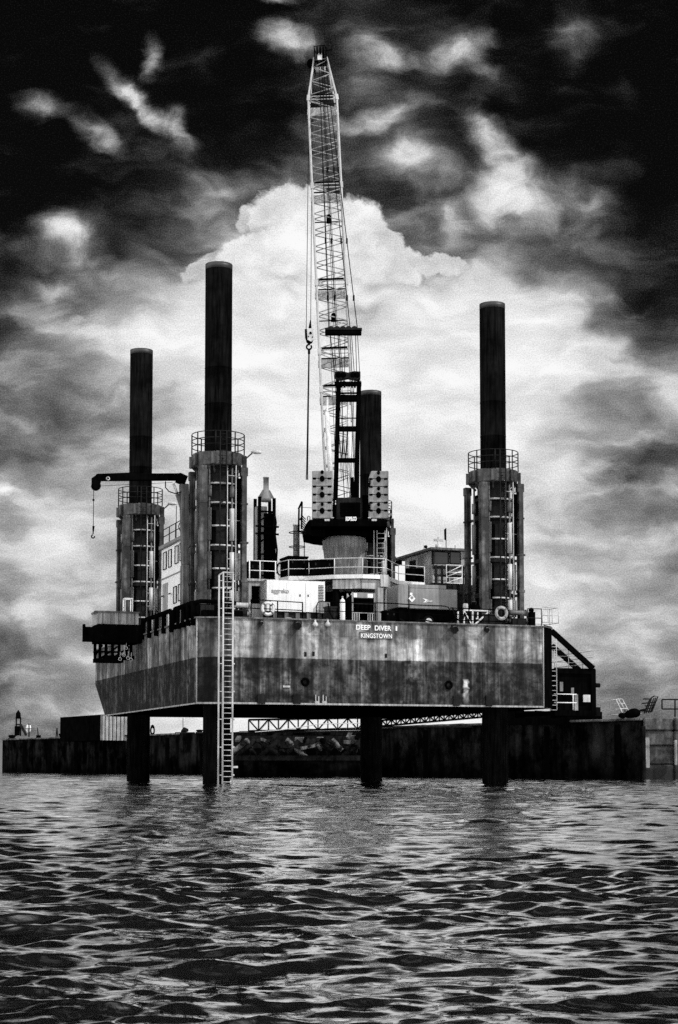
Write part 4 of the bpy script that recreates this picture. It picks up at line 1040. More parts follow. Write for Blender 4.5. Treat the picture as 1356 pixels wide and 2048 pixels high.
# ------------------------------------------------------------------ cream container on the port platform
pv0 = 13.4
a = Pv(184, 1257, pv0); a.x = Pv(184, 1257, pv0 + 1.6).x; b_ = Pv(281, 1227, pv0)
ct = thing('platform_bin', 'long pale steel bin with a flanged rim on the port landing platform', 'container', (a.x, pv0, a.z))
plz = Pv(184, 1247, pv0 - .3).z
MB().box((a.x, pv0, plz + .005), (min(b_.x, -.15), pv0 + 1.6, b_.z)).build('body', 'crate_paint', ct)
MB().box((a.x - .06, pv0 - .06, b_.z), (min(b_.x, -.15) + .05, pv0 + 1.65, b_.z + .09)).build('rim', 'mid_steel', ct)
for i in range(5): x = a.x + (b_.x - a.x) * (i + .6) / 5.4; MB().box((x, pv0 - .025, plz + .05), (x + .04, pv0 - .003, b_.z)).build('rib', 'mid_steel', ct)
mb = MB(); mb.ring((a.x - .12, pv0, b_.z - .02), .09, .03, 12, 5, 'y'); mb.build('lifting_eye', 'mid_steel', ct)
p = Pv(250, 1226, pv0 + .6); q = Pv(265, 1197, pv0 + .6)
fr2 = thing('upright_frame', 'small white open box frame standing on the rim of the pale steel bin', 'frame', (p.x, pv0 + .6, b_.z + .09))
z0_ = b_.z + .09
for (x, y) in ((p.x, pv0 + .6), (q.x, pv0 + .6), (p.x, pv0 + 1.1), (q.x, pv0 + 1.1)): MB().bar((x, y, z0_), (x, y, q.z), .055).build('post', 'white_paint', fr2)
mb = MB()
for y in (pv0 + .6, pv0 + 1.1): mb.bar((p.x, y, q.z), (q.x, y, q.z), .05); 
for x in (p.x, q.x): mb.bar((x, pv0 + .6, q.z), (x, pv0 + 1.1, q.z), .05)
mb.build('top_frame', 'white_paint', fr2)

# ------------------------------------------------------------------ knuckle-boom deck crane on the port quarter
kv = 3.6
c0 = Pv(371, 960, kv); kx = c0.x
kc = thing('deck_crane', 'small dark knuckle-boom crane reaching out to port with its hook hanging', 'crane', (kx, kv, ZT))
j = Pv(366, 968, kv)
mb = MB(); mb.bar((kx + .05, kv, ZT), (kx + .05, kv, 11.3), .5); mb.bar((kx + .05, kv, 11.3), (j.x + .05, kv, j.z), .45, .4); col_ = mb.build('column', 'mid_steel', kc, .04)
e = Pv(186, 958, kv - .0); s_ = Pv(363, 956, kv)
bm_ = MB().bar(Pv(193, 955, kv), Pv(362, 954, kv), .34, .36).build('boom', 'black_steel', kc, .03)
MB().bar(Pv(193, 950, kv), Pv(275, 946.5, kv), .12, .1).build('extension', 'black_steel', bm_)
MB().bar(Pv(355, 955, kv), Pv(371, 962, kv), .4, .5).build('knuckle', 'black_steel', bm_)
mb = MB(); p = Pv(192, 972, kv); mb.lathe((0, 0, 0), [(.1, -.1), (.24, -.1), (.2, -.03), (.2, .03), (.24, .1), (.1, .1)], 20); mb.v = [Vector((p.x + q.x, kv + q.z, p.z + q.y)) for q in mb.v]; mb.build('sheave', 'black_steel', bm_)
mb = MB(); mb.plate([Pv(x, y, kv - .14) for x, y in ((185, 955), (192, 950), (202, 952), (202, 964), (197, 978), (189, 978), (185, 968))], (0, .28, 0)); mb.build('boom_head', 'black_steel', bm_)
p = Pv(216, 957, kv - .2); mb = MB(); mb.ring((p.x, kv - .2, p.z), .08, .03, 12, 5, 'y'); mb.build('pin', 'light_steel', bm_)
MB().tube(Pv(347, 967, kv), Pv(357, 995, kv), .07, n=8).build('ram_rod', 'light_steel', kc); MB().tube(Pv(355, 988, kv), Pv(369, 1030, kv), .13, n=10).build('ram', 'mid_steel', kc)
MB().sweep([Pv(x, y, kv - .2) for x, y in ((331, 963), (331, 975), (338, 983), (350, 987), (362, 984))], .03, 6).build('hose', 'rubber', kc)
MB().tube(Pv(200, 972, kv), Pv(345, 965, kv), .012, n=5).build('hoist_line', 'rope', kc)
p1, p2 = Pv(187.5, 975, kv), Pv(186.5, 1056, kv); MB().tube(p1, p2, .018, n=5).build('rope', 'rope', kc)
hk = MB().tube(Pv(187, 1052, kv), Pv(186.5, 1063, kv), .06, .04, 8).build('hook_weight', 'black_steel', kc)
p = Pv(187, 1000, kv); MB().ball(p, .06).build('swivel', 'black_steel', kc)
q = Pv(186, 1073, kv); mb = MB(); mb.v = []; mb.ring((q.x, kv, q.z), .08, .035, 14, 6, 'y', 100, 380); mb.tube((q.x, kv, q.z + .12), Pv(186.5, 1062, kv), .03); mb.build('hook', 'black_steel', hk)

# ------------------------------------------------------------------ piling leader with pale exhaust top
kv = 11.0; a = Pv(516, 1150, kv); b_ = Pv(551, 995, kv); x0, x1 = a.x, b_.x
lm = thing('piling_mast', 'stubby black lattice mast with a pale pipe on top beside the port tower', 'mast', (x0, kv, ZT))
zl = b_.z
mb = MB()
for x in (x0 + .08, x1 - .08):
    for y in (kv, kv + .9): mb.bar((x, y, ZT), (x, y, zl if x < x0 + .5 else zl - .05), .16)
frm = mb.build('frame', 'black_steel', lm)
mb = MB(); z = ZT + 1; i = 0
while z < zl - .6:
    for y in (kv,): mb.bar((x0, y, z), (x1, y, z + (.7 if i % 2 else 0)), .09)
    z += .62; i += 1
mb.build('lacing', 'black_steel', frm)
xm_ = (x0 + x1) / 2
MB().box((x0 + .02, kv + .3, ZT), (xm_ + .1, kv + .8, zl - .5)).build('guide_plate', 'grey_paint', lm)
MB().box((xm_ - .1, kv + .2, ZT), (x1 - .1, kv + .7, zl - .9)).build('hammer_body', 'black_steel', lm, .04)
mb = MB(); c = Pv(532.5, 1000, kv + .4); t_ = Pv(532.5, 956, kv + .4); t2 = Pv(532.5, 979, kv + .4)
MB().lathe((c.x, kv + .45, 0), [(.3, zl - .2), (.3, zl), (.16, t2.z), (.16, t_.z), (.18, t_.z), (.18, t_.z + .05)], 18).build('exhaust_pipe', 'grey_paint', lm)
for s_ in (-1, 1): MB().plate([(c.x + s_ * .2, kv + .4, t2.z), (c.x + s_ * .5, kv + .4, zl), (c.x + s_ * .2, kv + .4, zl)], (0, .06, 0)).build('gusset', 'mid_steel', lm)
for y in (1052, 1067): p = Pv(516, y, kv); MB().box((x0 - .15, kv - .05, p.z - .05), (x1 + .2, kv + .05, p.z + .05)).build('clamp', 'black_steel', lm)
MB().sweep([Pv(x, y, kv - .1) for x, y in ((548, 1020), (552, 1045), (550, 1070), (554, 1100), (551, 1148))], .06, 6).build('hose', 'rubber', lm)
MB().sweep([Pv(x, y, kv - .1) for x, y in ((549, 1015), (550, 1040), (547, 1060))], .05, 6).build('hose', 'rubber', lm)

# pale column with ladder cage behind
kv = 18.0; a = Pv(586, 1130, kv); b_ = Pv(600, 1052, kv)
cq = thing('vent_column', 'pale vertical pipe with a thin caged ladder left of the crane', 'pipe', (a.x, kv, ZT))
xm_ = (a.x + b_.x) / 2; MB().lathe((xm_, kv, 0), [(.2, ZT), (.2, b_.z), (.24, b_.z), (.24, b_.z + .1), (.14, b_.z + .1), (.14, b_.z)], 16).build('pipe', 'light_steel', cq)
mb = MB(); zl = Pv(583, 1062, kv).z
lx0 = Pv(583.5, 1062, kv).x
for s_ in (0, .3): mb.tube((lx0 + s_, kv - .4, ZT), (lx0 + s_, kv - .4, zl), .03, n=6)
z = ZT + .3
while z < zl: mb.tube((lx0, kv - .4, z), (lx0 + .3, kv - .4, z), .018, n=5); z += .35
for z in (zl - .1, zl - 1.0, zl - 2.): mb.ring((xm_, kv - .1, z), .5, .03, 14, 5)
mb.tube((xm_ + .48, kv - .1, ZT), (xm_ + .48, kv - .1, zl), .03, n=6)
mb.build('caged_ladder', 'dark_steel', cq)

# slack hoses and cables over the deck edge and rails
def cable(pts, r, label, m='rubber', name='hose'):
    p0 = Pv(*pts[0]); th = thing(name, label, 'hose' if name == 'hose' else 'cable', (p0.x, p0.y, p0.z))
    P_ = [Pv(*p) for p in pts]; sm = []
    for i in range(len(P_) - 1):
        a0, a1, a2, a3 = P_[max(i - 1, 0)], P_[i], P_[i + 1], P_[min(i + 2, len(P_) - 1)]
        for j in range(5):
            t = j / 5; sm.append(.5 * ((2 * a1) + (a2 - a0) * t + (2 * a0 - 5 * a1 + 4 * a2 - a3) * t * t + (3 * a1 - a0 - 3 * a2 + a3) * t ** 3))
    sm.append(P_[-1]); MB().sweep(sm, r, 6).build('run', m, th)
cable([(656, 1206, .3), (660, 1225, .3), (668, 1238, .3), (676, 1226, .5), (678, 1208, .5)], .04, 'black hose looped over the rail left of the white gas bottle')
cable([(905, 1215, .2), (912, 1236, .1), (924, 1240, .1), (930, 1226, .4)], .045, 'black hose sagging at the left foot of the white braced frame')
cable([(556, 1246, 1.2), (575, 1236, 1.2), (600, 1243, 1.2), (622, 1238, 1.2)], .04, 'pale hose lying along the deck below the white generator', 'ink')
cable([(800, 1238, 1.), (820, 1246, .9), (845, 1240, .9), (880, 1247, .9), (905, 1243, .9)], .04, 'dark cable snaking along the deck before the grey compressor', name='cable')
case(655, 674, 1214, 1245, 1.9, .6, 'dark_steel', 'tool_chest', 'dark tool chest on deck between the generator and the white gas bottle', 'box', ZT)
case(771, 792, 1222, 1248, 1.5, .7, 'black_steel', 'tool_chest', 'black tool chest on deck right of the gas cylinder rack', 'box', ZT)
case(908, 926, 1196, 1247, 3.2, .9, 'dark_steel', 'hydraulic_unit', 'tall dark hydraulic cabinet between the compressor and the braced frame', 'cabinet', ZT)

# ------------------------------------------------------------------ pedestal crane (world frame)
PX, PYY = .3, 97.3
cr = thing('pedestal_crane', 'large lattice-boom crane on a round pedestal, boom raised high, grey counterweights towards the viewer', 'crane', (PX, PYY, ZT), barge=False)
zq = PY(690, 1075, PYY).z
MB().lathe((PX, PYY, 0), [(1.3, ZT), (1.3, ZT + 1.2), (1.24, ZT + 1.25), (1.06, ZT + 2.6), (1.06, zq - 2.1), (1.22, zq - .7), (1.26, zq - .68), (1.26, zq - .2), (1.2, zq)], 40).build('pedestal', 'crate_paint', cr)
zs = zq + .25
MB().lathe((PX, PYY, 0), [(1.5, zq - .05), (1.55, zs), (1.3, zs)], 40, True).build('slewing_ring', 'black_steel', cr)
YR = 94.2
def W(px, py, Y=YR): return PY(px, py, Y)
a = W(626, 1053); b_ = W(775, 1039); c = W(652, 1074); d = W(745, 1074)
mb = MB(); zA, zB, zC = b_.z, a.z, W(700, 1075).z
lo = [(W(650, 0).x, YR + .6), (W(738, 0).x, YR + .6), (W(738, 0).x, YR + 6), (W(650, 0).x, YR + 6)]
hi_ = [(W(622, 0).x, YR), (W(772, 0).x, YR), (W(772, 0).x, YR + 7), (W(622, 0).x, YR + 7)]
mb.prism(lo, zs - .02, zB, hi_); mb.prism(hi_, zB, zA)
deckp = mb.build('machinery_deck', 'black_steel', cr, .03)
# rear edge plates with maker name
tx0, tx1 = W(691, 1041), W(712, 1034)
text('maker_lettering', 'KOBELCO', (W(0, 1034).z - W(0, 1041).z) / .7, (W(691, 0).x, YR - .02, W(691, 1041).z), deckp, 'white_paint', bold=.02, width=W(712.5, 0).x - W(691, 0).x)
for (xa_, xb_) in ((650, 660), (742, 752)): MB().box((W(xa_, 0).x, YR - .03, W(0, 1042).z), (W(xb_, 0).x, YR - .005, W(0, 1038).z)).build('reflector', 'light_steel', deckp)
for (xa_, xb_) in ((663, 668), (735, 740)): MB().box((W(xa_, 0).x, YR - .03, W(0, 1036.5).z), (W(xb_, 0).x, YR - .005, W(0, 1034.5).z)).build('reflector', 'light_steel', deckp)
# counterweights: six slabs each side
for (xl_, xr_, top) in ((625, 665, 941), (736, 775, 942)):
    x0, x1 = W(xl_, 0).x, W(xr_, 0).x; z0, z1 = W(0, 1037).z, W(0, top).z; n_ = 6; hh = (z1 - z0) / n_
    for i in range(n_):
        xa_ = x0 + (.12 if (xl_ > 700 and i in (1, 4)) else 0); mb = MB()
        if i == n_ - 1 and xl_ > 700: mb.prism([(x0 + .05, 0), (x1, 0)][:0] or [(x0, YR - .02), (x1, YR - .02), (x1, YR + 1.5), (x0, YR + 1.5)], z0 + i * hh + .012, z1, [(x0 + .14, YR - .02), (x1, YR - .02), (x1, YR + 1.5), (x0 + .14, YR + 1.5)])
        else: mb.box((xa_, YR - .02 - .0, z0 + i * hh + .012), (x1, YR + 1.5, z0 + (i + 1) * hh - .012))
        cwt = mb.build('counterweight_slab', 'counterweight', cr, .035)
        cxm = (x0 + x1) / 2; rr = .14 if i % 2 == 0 else .09
        zc_ = z0 + (i + 1) * hh - (.1 if i % 2 else .02)
        mb = MB(); mb.lathe((0, 0, 0), [(.01, -.1), (rr * .8, -.1), (rr, -.04), (rr, .04)], 12); mb.v = [Vector((cxm + p.x, YR - .05 + p.z * .6, zc_ + p.y * 1.25)) for p in mb.v]; mb.build('lifting_lug', 'black_steel', cwt)
        if i < n_ - 1:
            for sx_ in (.86, .12): MB().box((x0 + (x1 - x0) * sx_ - .09, YR - .035, z0 + (i + 1) * hh - .06), (x0 + (x1 - x0) * sx_ + .09, YR - .018, z0 + (i + 1) * hh + .05)).build('stacking_key', 'black_steel', cwt)
# engine hood with dark window
x0, x1 = W(672, 0).x, W(724, 0).x; zt_h = W(0, 995, 94.6).z
hd = MB().box((x0, YR + .35, zA), (x1, YR + 6, zt_h)).build('engine_hood', 'dark_steel', cr, .08)
mb = MB(); mb.box((W(680, 0).x, YR + .3, W(0, 1032).z), (W(720, 0).x, YR + .36, W(0, 1003).z)); gr_ = mb.build('radiator_grille', 'black_steel', hd, .05)
for i in range(9):
    z = W(0, 1031).z + i * .085; MB().bar((W(682, 0).x, YR + .28, z), (W(718, 0).x, YR + .28, z), .03).build('louvre', 'black_steel', gr_)
MB().box((W(664, 0).x, YR + .9, zA), (W(673, 0).x, YR + 5.5, W(0, 1004).z)).build('side_panel', 'black_steel', cr)
MB().box((W(724, 0).x, YR + .9, zA), (W(737, 0).x, YR + 5.5, W(0, 985).z)).build('side_panel', 'black_steel', cr)
# left catwalk and its folded guard
mb = MB(); mb.plate([PY(x, y, 95.5) for x, y in ((604, 1066), (612, 1048), (618, 1040), (650, 1040), (650, 1074), (625, 1071))], (0, 4.0, 0)); cw_ = mb.build('catwalk', 'black_steel', cr)
for (x0_, y0_, x1_, y1_) in ((597, 1062, 598, 1018), (603, 1058, 604, 1004), (597, 1018, 604, 1003), (597, 1062, 609, 1066), (600, 1040, 604, 1034)):
    MB().bar(PY(x0_, y0_, 95.4), PY(x1_, y1_, 95.4), .1).build('guard_post', 'black_steel', cw_)
for i in range(7): y = 1030 + i * 5; MB().tube(PY(603, y, 95.4), PY(611, y + 9, 95.4), .03, n=5).build('guard_bar', 'dark_steel', cw_)
MB().sweep([PY(x, y, 95.6) for x, y in ((615, 1041), (615, 1034), (617, 1032), (620, 1034), (620, 1041))], .025, 6).build('grab_handle', 'dark_steel', cw_)
MB().tube(PY(597, 1014, 95.4), PY(626, 1016, 95.4), .012, n=4).build('wire', 'rope', cw_)
# right side hoops
for i, y in enumerate((1018, 1030, 1042)): MB().sweep([PY(x, y + dy, 94.6) for x, dy in ((774, -1), (780, 0), (782, 3), (781, 8))], .03, 6).build('side_hoop', 'black_steel', cr)
MB().bar(PY(781, 1020, 94.6), PY(780, 1047, 94.6), .05).build('side_hoop_post', 'black_steel', cr)
# gantry (A-frame)
gl0, gl1 = PY(671, 1000, 96.6), PY(677, 765, 94.6); gr0, gr1 = PY(712, 1000, 96.6), PY(718, 765, 94.6)
gan = MB().bar(gl0, gl1, .24, .3).build('gantry_leg', 'black_steel', cr); MB().bar(gr0, gr1, .24, .3).build('gantry_leg', 'black_steel', cr)
for (y, th_) in ((795, .32), (857, .3), (920, .26), (786, .08), (801, .06)):
    f = (y - 765) / 235; A_ = gl1.lerp(gl0, f); B_ = gr1.lerp(gr0, f); MB().bar(A_, B_, .14, th_).build('gantry_brace', 'black_steel', cr)
for f in (.16, .3): A_ = gl1.lerp(gl0, f); B_ = gr1.lerp(gr0, f); MB().tube(A_, B_, .035, n=6).build('gantry_brace', 'black_steel', cr)
A_ = gl1.lerp(gl0, .4) + Vector((.35, 0, 0)); B_ = gl1.lerp(gl0, .66) + Vector((.3, 0, 0)); mb = MB(); mb.bar(A_, B_, .06); mb.bar(A_ + Vector((.24, 0, 0)), B_ + Vector((.22, 0, 0)), .06); mb.bar(B_, B_ + Vector((.24, 0, 0)), .08, .15); mb.build('gantry_rung_frame', 'black_steel', cr)
# gantry legs of the front (backward struts)
for (xa_, ya_, xb_, yb_) in ((676, 770, 668, 1010), (718, 770, 716, 1010)): MB().bar(PY(xa_, ya_, 94.8), PY(xb_, yb_, 94.9), .13, .16).build('gantry_strut', 'black_steel', cr)
# gantry head
mb = MB(); mb.plate([PY(x, y, 94.4) for x, y in ((669, 743), (684, 742), (696, 745), (708, 742), (721, 743), (721, 754), (716, 759), (704, 757), (696, 755), (686, 757), (674, 759), (669, 753))], (0, .5, 0)); hdp = mb.build('gantry_head', 'dark_steel', cr)
for x in (677, 687, 706, 714):
    p = PY(x, 750, 94.4); mb = MB(); mb.lathe((0, 0, 0), [(.02, -.05), (.16, -.05), (.16, .0)], 14); mb.v = [Vector((p.x + q.x, p.y - .02 + q.z, p.z + q.y)) for q in mb.v]; mb.build('bearing_cap', 'black_steel', hdp)
mb = MB(); mb.bar(PY(669, 768, 94.5), PY(723, 768, 94.5), .3, .22); mb.build('sheave_shaft', 'black_steel', hdp)
for x in (673, 683, 689, 704, 710, 720):
    p = PY(x, 769, 94.5); mb = MB(); mb.lathe((0, 0, 0), [(.1, -.05), (.22, -.05), (.17, 0), (.22, .05), (.1, .05)], 18); mb.v = [Vector((p.x + q.z, p.y + q.x, p.z + q.y)) for q in mb.v]; mb.build('sheave', 'black_steel', hdp)
for (x0_, x1_) in ((675, 677), (718, 716)): MB().bar(PY(x0_, 756, 94.5), PY(x1_, 768, 94.5), .1).build('head_link', 'black_steel', hdp)

# boom
F0, T0 = PY(684, 1020, 101.0), PY(641, 120, 109.2)
ax = (T0 - F0); LEN = ax.length; ax.normalize()
wd = Vector((1, 0, 0)); wd = (wd - ax * wd.dot(ax)).normalized(); dp = ax.cross(wd).normalized()
if dp.y < 0: dp = -dp
def tOf(py):                                        # boom length at which the axis passes image row py
    lo_, hi2 = 0., 1.
    for _ in range(40):
        m_ = (lo_ + hi2) / 2; p = F0.lerp(T0, m_) - CAM; y_ = PP - F * p.dot(Up) / p.dot(Fw)
        if y_ > py: lo_ = m_
        else: hi2 = m_
    return lo_ * LEN
t_tip = tOf(210); t_foot = 4.5
def Wd(t): 
    if t > t_tip: return 1.86 + (.82 - 1.86) * (t - t_tip) / (LEN - t_tip)
    if t < t_foot: return 1.7 + .16 * t / t_foot
    return 1.86
def Dp(t):
    if t > t_tip: return 1.55 + (.5 - 1.55) * (t - t_tip) / (LEN - t_tip)
    if t < t_foot: return .35 + 1.2 * t / t_foot
    return 1.55
def bp(t, sx, sy): return F0 + ax * t + wd * (sx * Wd(t) / 2) + dp * (sy * Dp(t) / 2)
joints = [0, tOf(790), tOf(715), tOf(578), tOf(385), t_tip, LEN]
# the tip section and the rest: chords per section
for sx_ in (-1, 1):
    for sy_ in (-1, 1):
        ts = [0, t_foot, t_tip, LEN]
        MB().sweep([bp(t, sx_, sy_) for t in ts], .068, 10).build('chord', 'boom_paint', cr)
for ji in range(len(joints) - 1):
    ta, tb = joints[ji] + .25, joints[ji + 1] - .25
    mb = MB(); nseg = max(2, round((tb - ta) / .62)); r_ = .032
    for face in range(4):
        for i in range(nseg):
            u0, u1 = ta + (tb - ta) * i / nseg, ta + (tb - ta) * (i + 1) / nseg; s_ = 1 if (i + (face in (1, 3))) % 2 else -1
            if face == 0: A_, B_ = bp(u0, s_, -1), bp(u1, -s_, -1)
            elif face == 1: A_, B_ = bp(u0, s_, 1), bp(u1, -s_, 1)
            elif face == 2: A_, B_ = bp(u0, -1, s_), bp(u1, -1, -s_)
            else: A_, B_ = bp(u0, 1, s_), bp(u1, 1, -s_)
            mb.sweep([A_, B_], r_, 6)
    sec = mb.build('lacing', 'crate_paint', cr)
    for t in (ta - .12, tb + .12):
        for sy_ in (-1, 1): MB().sweep([bp(t, -1, sy_), bp(t, 1, sy_)], .035, 6).build('cross_tube', 'boom_paint', sec)
        MB().sweep([bp(t, -1, -1), bp(t, -1, 1)], .03, 6).build('cross_tube', 'boom_paint', sec); MB().sweep([bp(t, 1, -1), bp(t, 1, 1)], .03, 6).build('cross_tube', 'boom_paint', sec)
        MB().sweep([bp(t, -1, -1), bp(t, 1, 1)], .025, 6).build('cross_tube', 'boom_paint', sec)
# joint frames: pinned plates, rollers and dark cross members
for j in joints[1:-1]:
    mb = MB(); 
    for sx_ in (-1, 1):
        for sy_ in (-1, 1): mb.bar(bp(j - .22, sx_, sy_), bp(j + .22, sx_, sy_), .2, .16)
    jf = mb.build('pin_joint', 'boom_paint', cr)
    pts_ = [bp(j - .32, -1, .9), bp(j - .32, 1, .9), bp(j + .3, 1, .9), bp(j + .3, -1, .9)]
    MB().plate(pts_, dp * .03).build('stiffener_plate', 'crate_paint', jf)
    MB().bar(bp(j + .42, -.86, -.6), bp(j + .42, .86, -.6), .14, .12).build('roller', 'black_steel', jf)
    MB().bar(bp(j - .34, -.9, -.7), bp(j - .34, .9, -.7), .07, .08).build('cross_member', 'dark_steel', jf)
# boom head
tip = bp(LEN, 0, 0)
hl = []
mb = MB(); 
for s_ in (-1, 1): mb.plate([tip + wd * (s_ * .36) + dp * y + ax * z for y, z in ((-.5, -.9), (.45, -.9), (.7, .1), (.3, .75), (-.4, .75), (-.75, .2))], wd * (.05 * s_))
bh = mb.build('head_plate', 'black_steel', cr)
for (dy, dz, r_) in ((-.35, .35, .38), (.3, .1, .34)):
    for xo in (-.2, 0, .2):
        m2 = MB(); m2.lathe((0, 0, 0), [(.08, -.05), (r_, -.05), (r_ - .06, 0), (r_, .05), (.08, .05)], 20)
        m2.v = [tip + wd * (xo + q.z) + dp * (dy + q.x) + ax * (dz + q.y) for q in m2.v]; m2.build('sheave', 'black_steel', bh)
MB().bar(tip + wd * -.4 - ax * .75, tip + wd * .4 - ax * .75, .35, .22).build('head_beam', 'off_white', bh)
MB().plate([tip + wd * x + dp * -.5 + ax * z for x, z in ((-.2, -.35), (.1, -.35), (.1, .15), (-.2, .15))], dp * .04).build('head_panel', 'off_white', bh)
MB().sweep([tip + wd * -.3 + ax * .6, tip + wd * -.4 + ax * 1.1, tip + wd * .3 + ax * 1.15, tip + wd * .45 + ax * .7, tip + wd * .75 + ax * .8], .035, 6).build('anemometer_bracket', 'black_steel', bh)
p = PY(621, 127, T0.y); m2 = MB(); m2.lathe((0, 0, 0), [(.06, -.06), (.3, -.06), (.25, 0), (.3, .06), (.06, .06)], 18); m2.v = [Vector((p.x + q.x * .8, p.y + q.z, p.z + q.y)) for q in m2.v]; m2.build('side_sheave', 'black_steel', bh); MB().bar(p, tip, .12).build('side_sheave_arm', 'black_steel', bh)
# walking boards / lights in the boom
for py in (440, 637):
    t = tOf(py); c = bp(t, .05, 0); m2 = MB(); m2.box(c - Vector((.16, .2, .18)), c + Vector((.16, .2, .16))); m2.ball(c + Vector((0, 0, .2)), .16); m2.bar(bp(t - .15, -1, 0), bp(t - .15, 1, 0), .06); m2.build('boom_light', 'black_steel', cr)
# backstops
for (xa_, ya_, xb_, yb_) in ((654, 826, 664, 1000), (696, 830, 706, 1000)):
    A_, B_ = PY(xa_, ya_, 100.2), PY(xb_, yb_, 98.0); MB().tube(A_, B_, .15, n=12).build('backstop', 'off_white', cr); MB().tube(A_, PY(xa_ + 1, ya_ - 30, 101.6), .07, n=8).build('backstop_rod', 'off_white', cr)
# dark hydraulic pieces near the boom foot
MB().bar(PY(704, 955, 97), PY(706, 1000, 97), .22).build('hoist_motor', 'black_steel', cr)
# spreader (bridle) and ropes
YS = 96.6
mb = MB(); mb.bar(PY(650, 665, YS), PY(723, 665, YS), .4, .3); sp = mb.build('spreader', 'black_steel', cr, .03)
MB().bar(PY(650, 659, YS - .1), PY(724, 659, YS - .1), .2, .16).build('spreader_plate', 'dark_steel', sp)
for x in (662, 674, 686, 697, 709):
    p = PY(x, 659, YS); m2 = MB(); m2.lathe((0, 0, 0), [(.05, -.04), (.2, -.04), (.16, 0), (.2, .04), (.05, .04)], 16); m2.v = [Vector((p.x + q.x, p.y + q.z, p.z + q.y)) for q in m2.v]; m2.build('sheave', 'dark_steel', sp)
for (xa_, ya_, xb_, yb_) in ((657.5, 655, 638, 118), (672, 655, 643, 118), (700, 655, 645, 118), (714.5, 655, 650, 118)):
    pn_ = MB().tube(PY(xa_, ya_, YS), PY(xb_, yb_, T0.y + .1), .026, n=6).build('pendant_line', 'rope', cr)
    for yy_ in (340, 482, 596):
        f = (655 - yy_) / 537.; p = PY(xa_ + (xb_ - xa_) * f, yy_, YS + (T0.y - YS) * f); MB().bar(p - Vector((0, 0, .16)), p + Vector((0, 0, .16)), .11).build('pendant_socket', 'rope', pn_)
for (xa_, xb_) in ((660, 673), (676, 684), (678.5, 687), (690, 689), (700, 705), (703, 710), (711, 714)): MB().tube(PY(xa_, 668, YS), PY(xb_, 766, 94.5), .022, n=5).build('luffing_line', 'rope', cr)
MB().tube(PY(715, 668, YS), PY(722, 800, 94.7), .02, n=5).build('luffing_line', 'rope', cr); 
for (xa_, ya_, xb_, yb_) in ((661, 668, 690, 1000), (668, 700, 700, 1000), (684, 773, 688, 1000), (708, 773, 700, 1000), (696, 773, 694, 1000)): MB().tube(PY(xa_, ya_, 96.5), PY(xb_, yb_, 97), .017, n=5).build('hoist_line', 'rope', cr)
for x in (-.25, .05, .3): MB().tube(bp(2, x * 1.2, -.2), bp(LEN - .2, x, -1.), .018, n=5).build('hoist_line', 'rope', cr)
# hook block
YH = T0.y - .2
hb = MB(); hb.plate([PY(x, y, YH - .12) for x, y in ((614, 659), (626.5, 658), (627.5, 665), (627, 679), (622, 683), (615, 679))], (0, .24, 0)); hkb = hb.build('hook_block', 'off_white', cr)
mb = MB(); mb.plate([PY(x, y, YH + .02) for x, y in ((609.5, 658), (614, 658), (615, 680), (626, 680), (624, 685), (618, 688), (613, 684), (610, 674))], (0, .2, 0)); mb.build('block_cheek', 'black_steel', hkb)
for (x, y, r_) in ((621, 666, .09), (617, 673, .04), (625, 674, .04)): p = PY(x, y, YH - .13); m2 = MB(); m2.lathe((0, 0, 0), [(.01, 0), (r_, 0), (r_, .02)], 12); m2.v = [Vector((p.x + q.x, p.y - q.z, p.z + q.y)) for q in m2.v]; m2.build('pin_cap', 'black_steel', hkb)
MB().tube(PY(620, 656, YH), PY(621, 640, YH), .1, .03, 8).build('rope_socket', 'black_steel', hkb)
p = PY(618, 694, YH); m2 = MB(); m2.ring(p, .16, .06, 16, 6, 'y', 110, 400); m2.tube(p + Vector((0, 0, .12)), p + Vector((0, 0, .5)), .07); m2.build('hook', 'black_steel', hkb)
for (xa_, ya_, xb_, yb_) in ((612.5, 658, 619, 128), (621.5, 642, 625, 128)): MB().tube(PY(xa_, ya_, YH), PY(xb_, yb_, T0.y), .022, n=5).build('hoist_line', 'rope', cr)
sl = thing('lifting_sling', 'long straight sling hanging from the hook block left of the boom', 'sling', PY(618, 700, YH), barge=False)
MB().tube(PY(618, 702, YH), PY(614, 957, YH), .05, .065, 8).build('strap', 'dark_steel', sl); MB().bar(PY(614, 950, YH), PY(614, 959, YH), .16).build('end_fitting', 'mid_steel', sl); MB().tube(PY(618, 698, YH), PY(618, 708, YH), .08, n=8).build('shackle', 'black_steel', sl)
# ladder tower below the house on the right
lt = thing('stair_tower', 'pale caged ladder climbing to the crane from the platform on its right', 'ladder', PY(757, 1160, 96), barge=False)
a = PY(748, 1165, 95.8); b_ = PY(770, 1052, 95.8)
for x in (a.x, a.x + .18, b_.x): MB().bar((x, 95.8, zp), (x, 95.8, b_.z), .05).build('stile', 'light_steel', lt)
mb = MB(); z = zp
while z < b_.z: mb.tube((a.x + .18, 95.8, z), (b_.x, 95.8, z), .02, n=5); z += .28
mb.build('rungs', 'light_steel', lt)

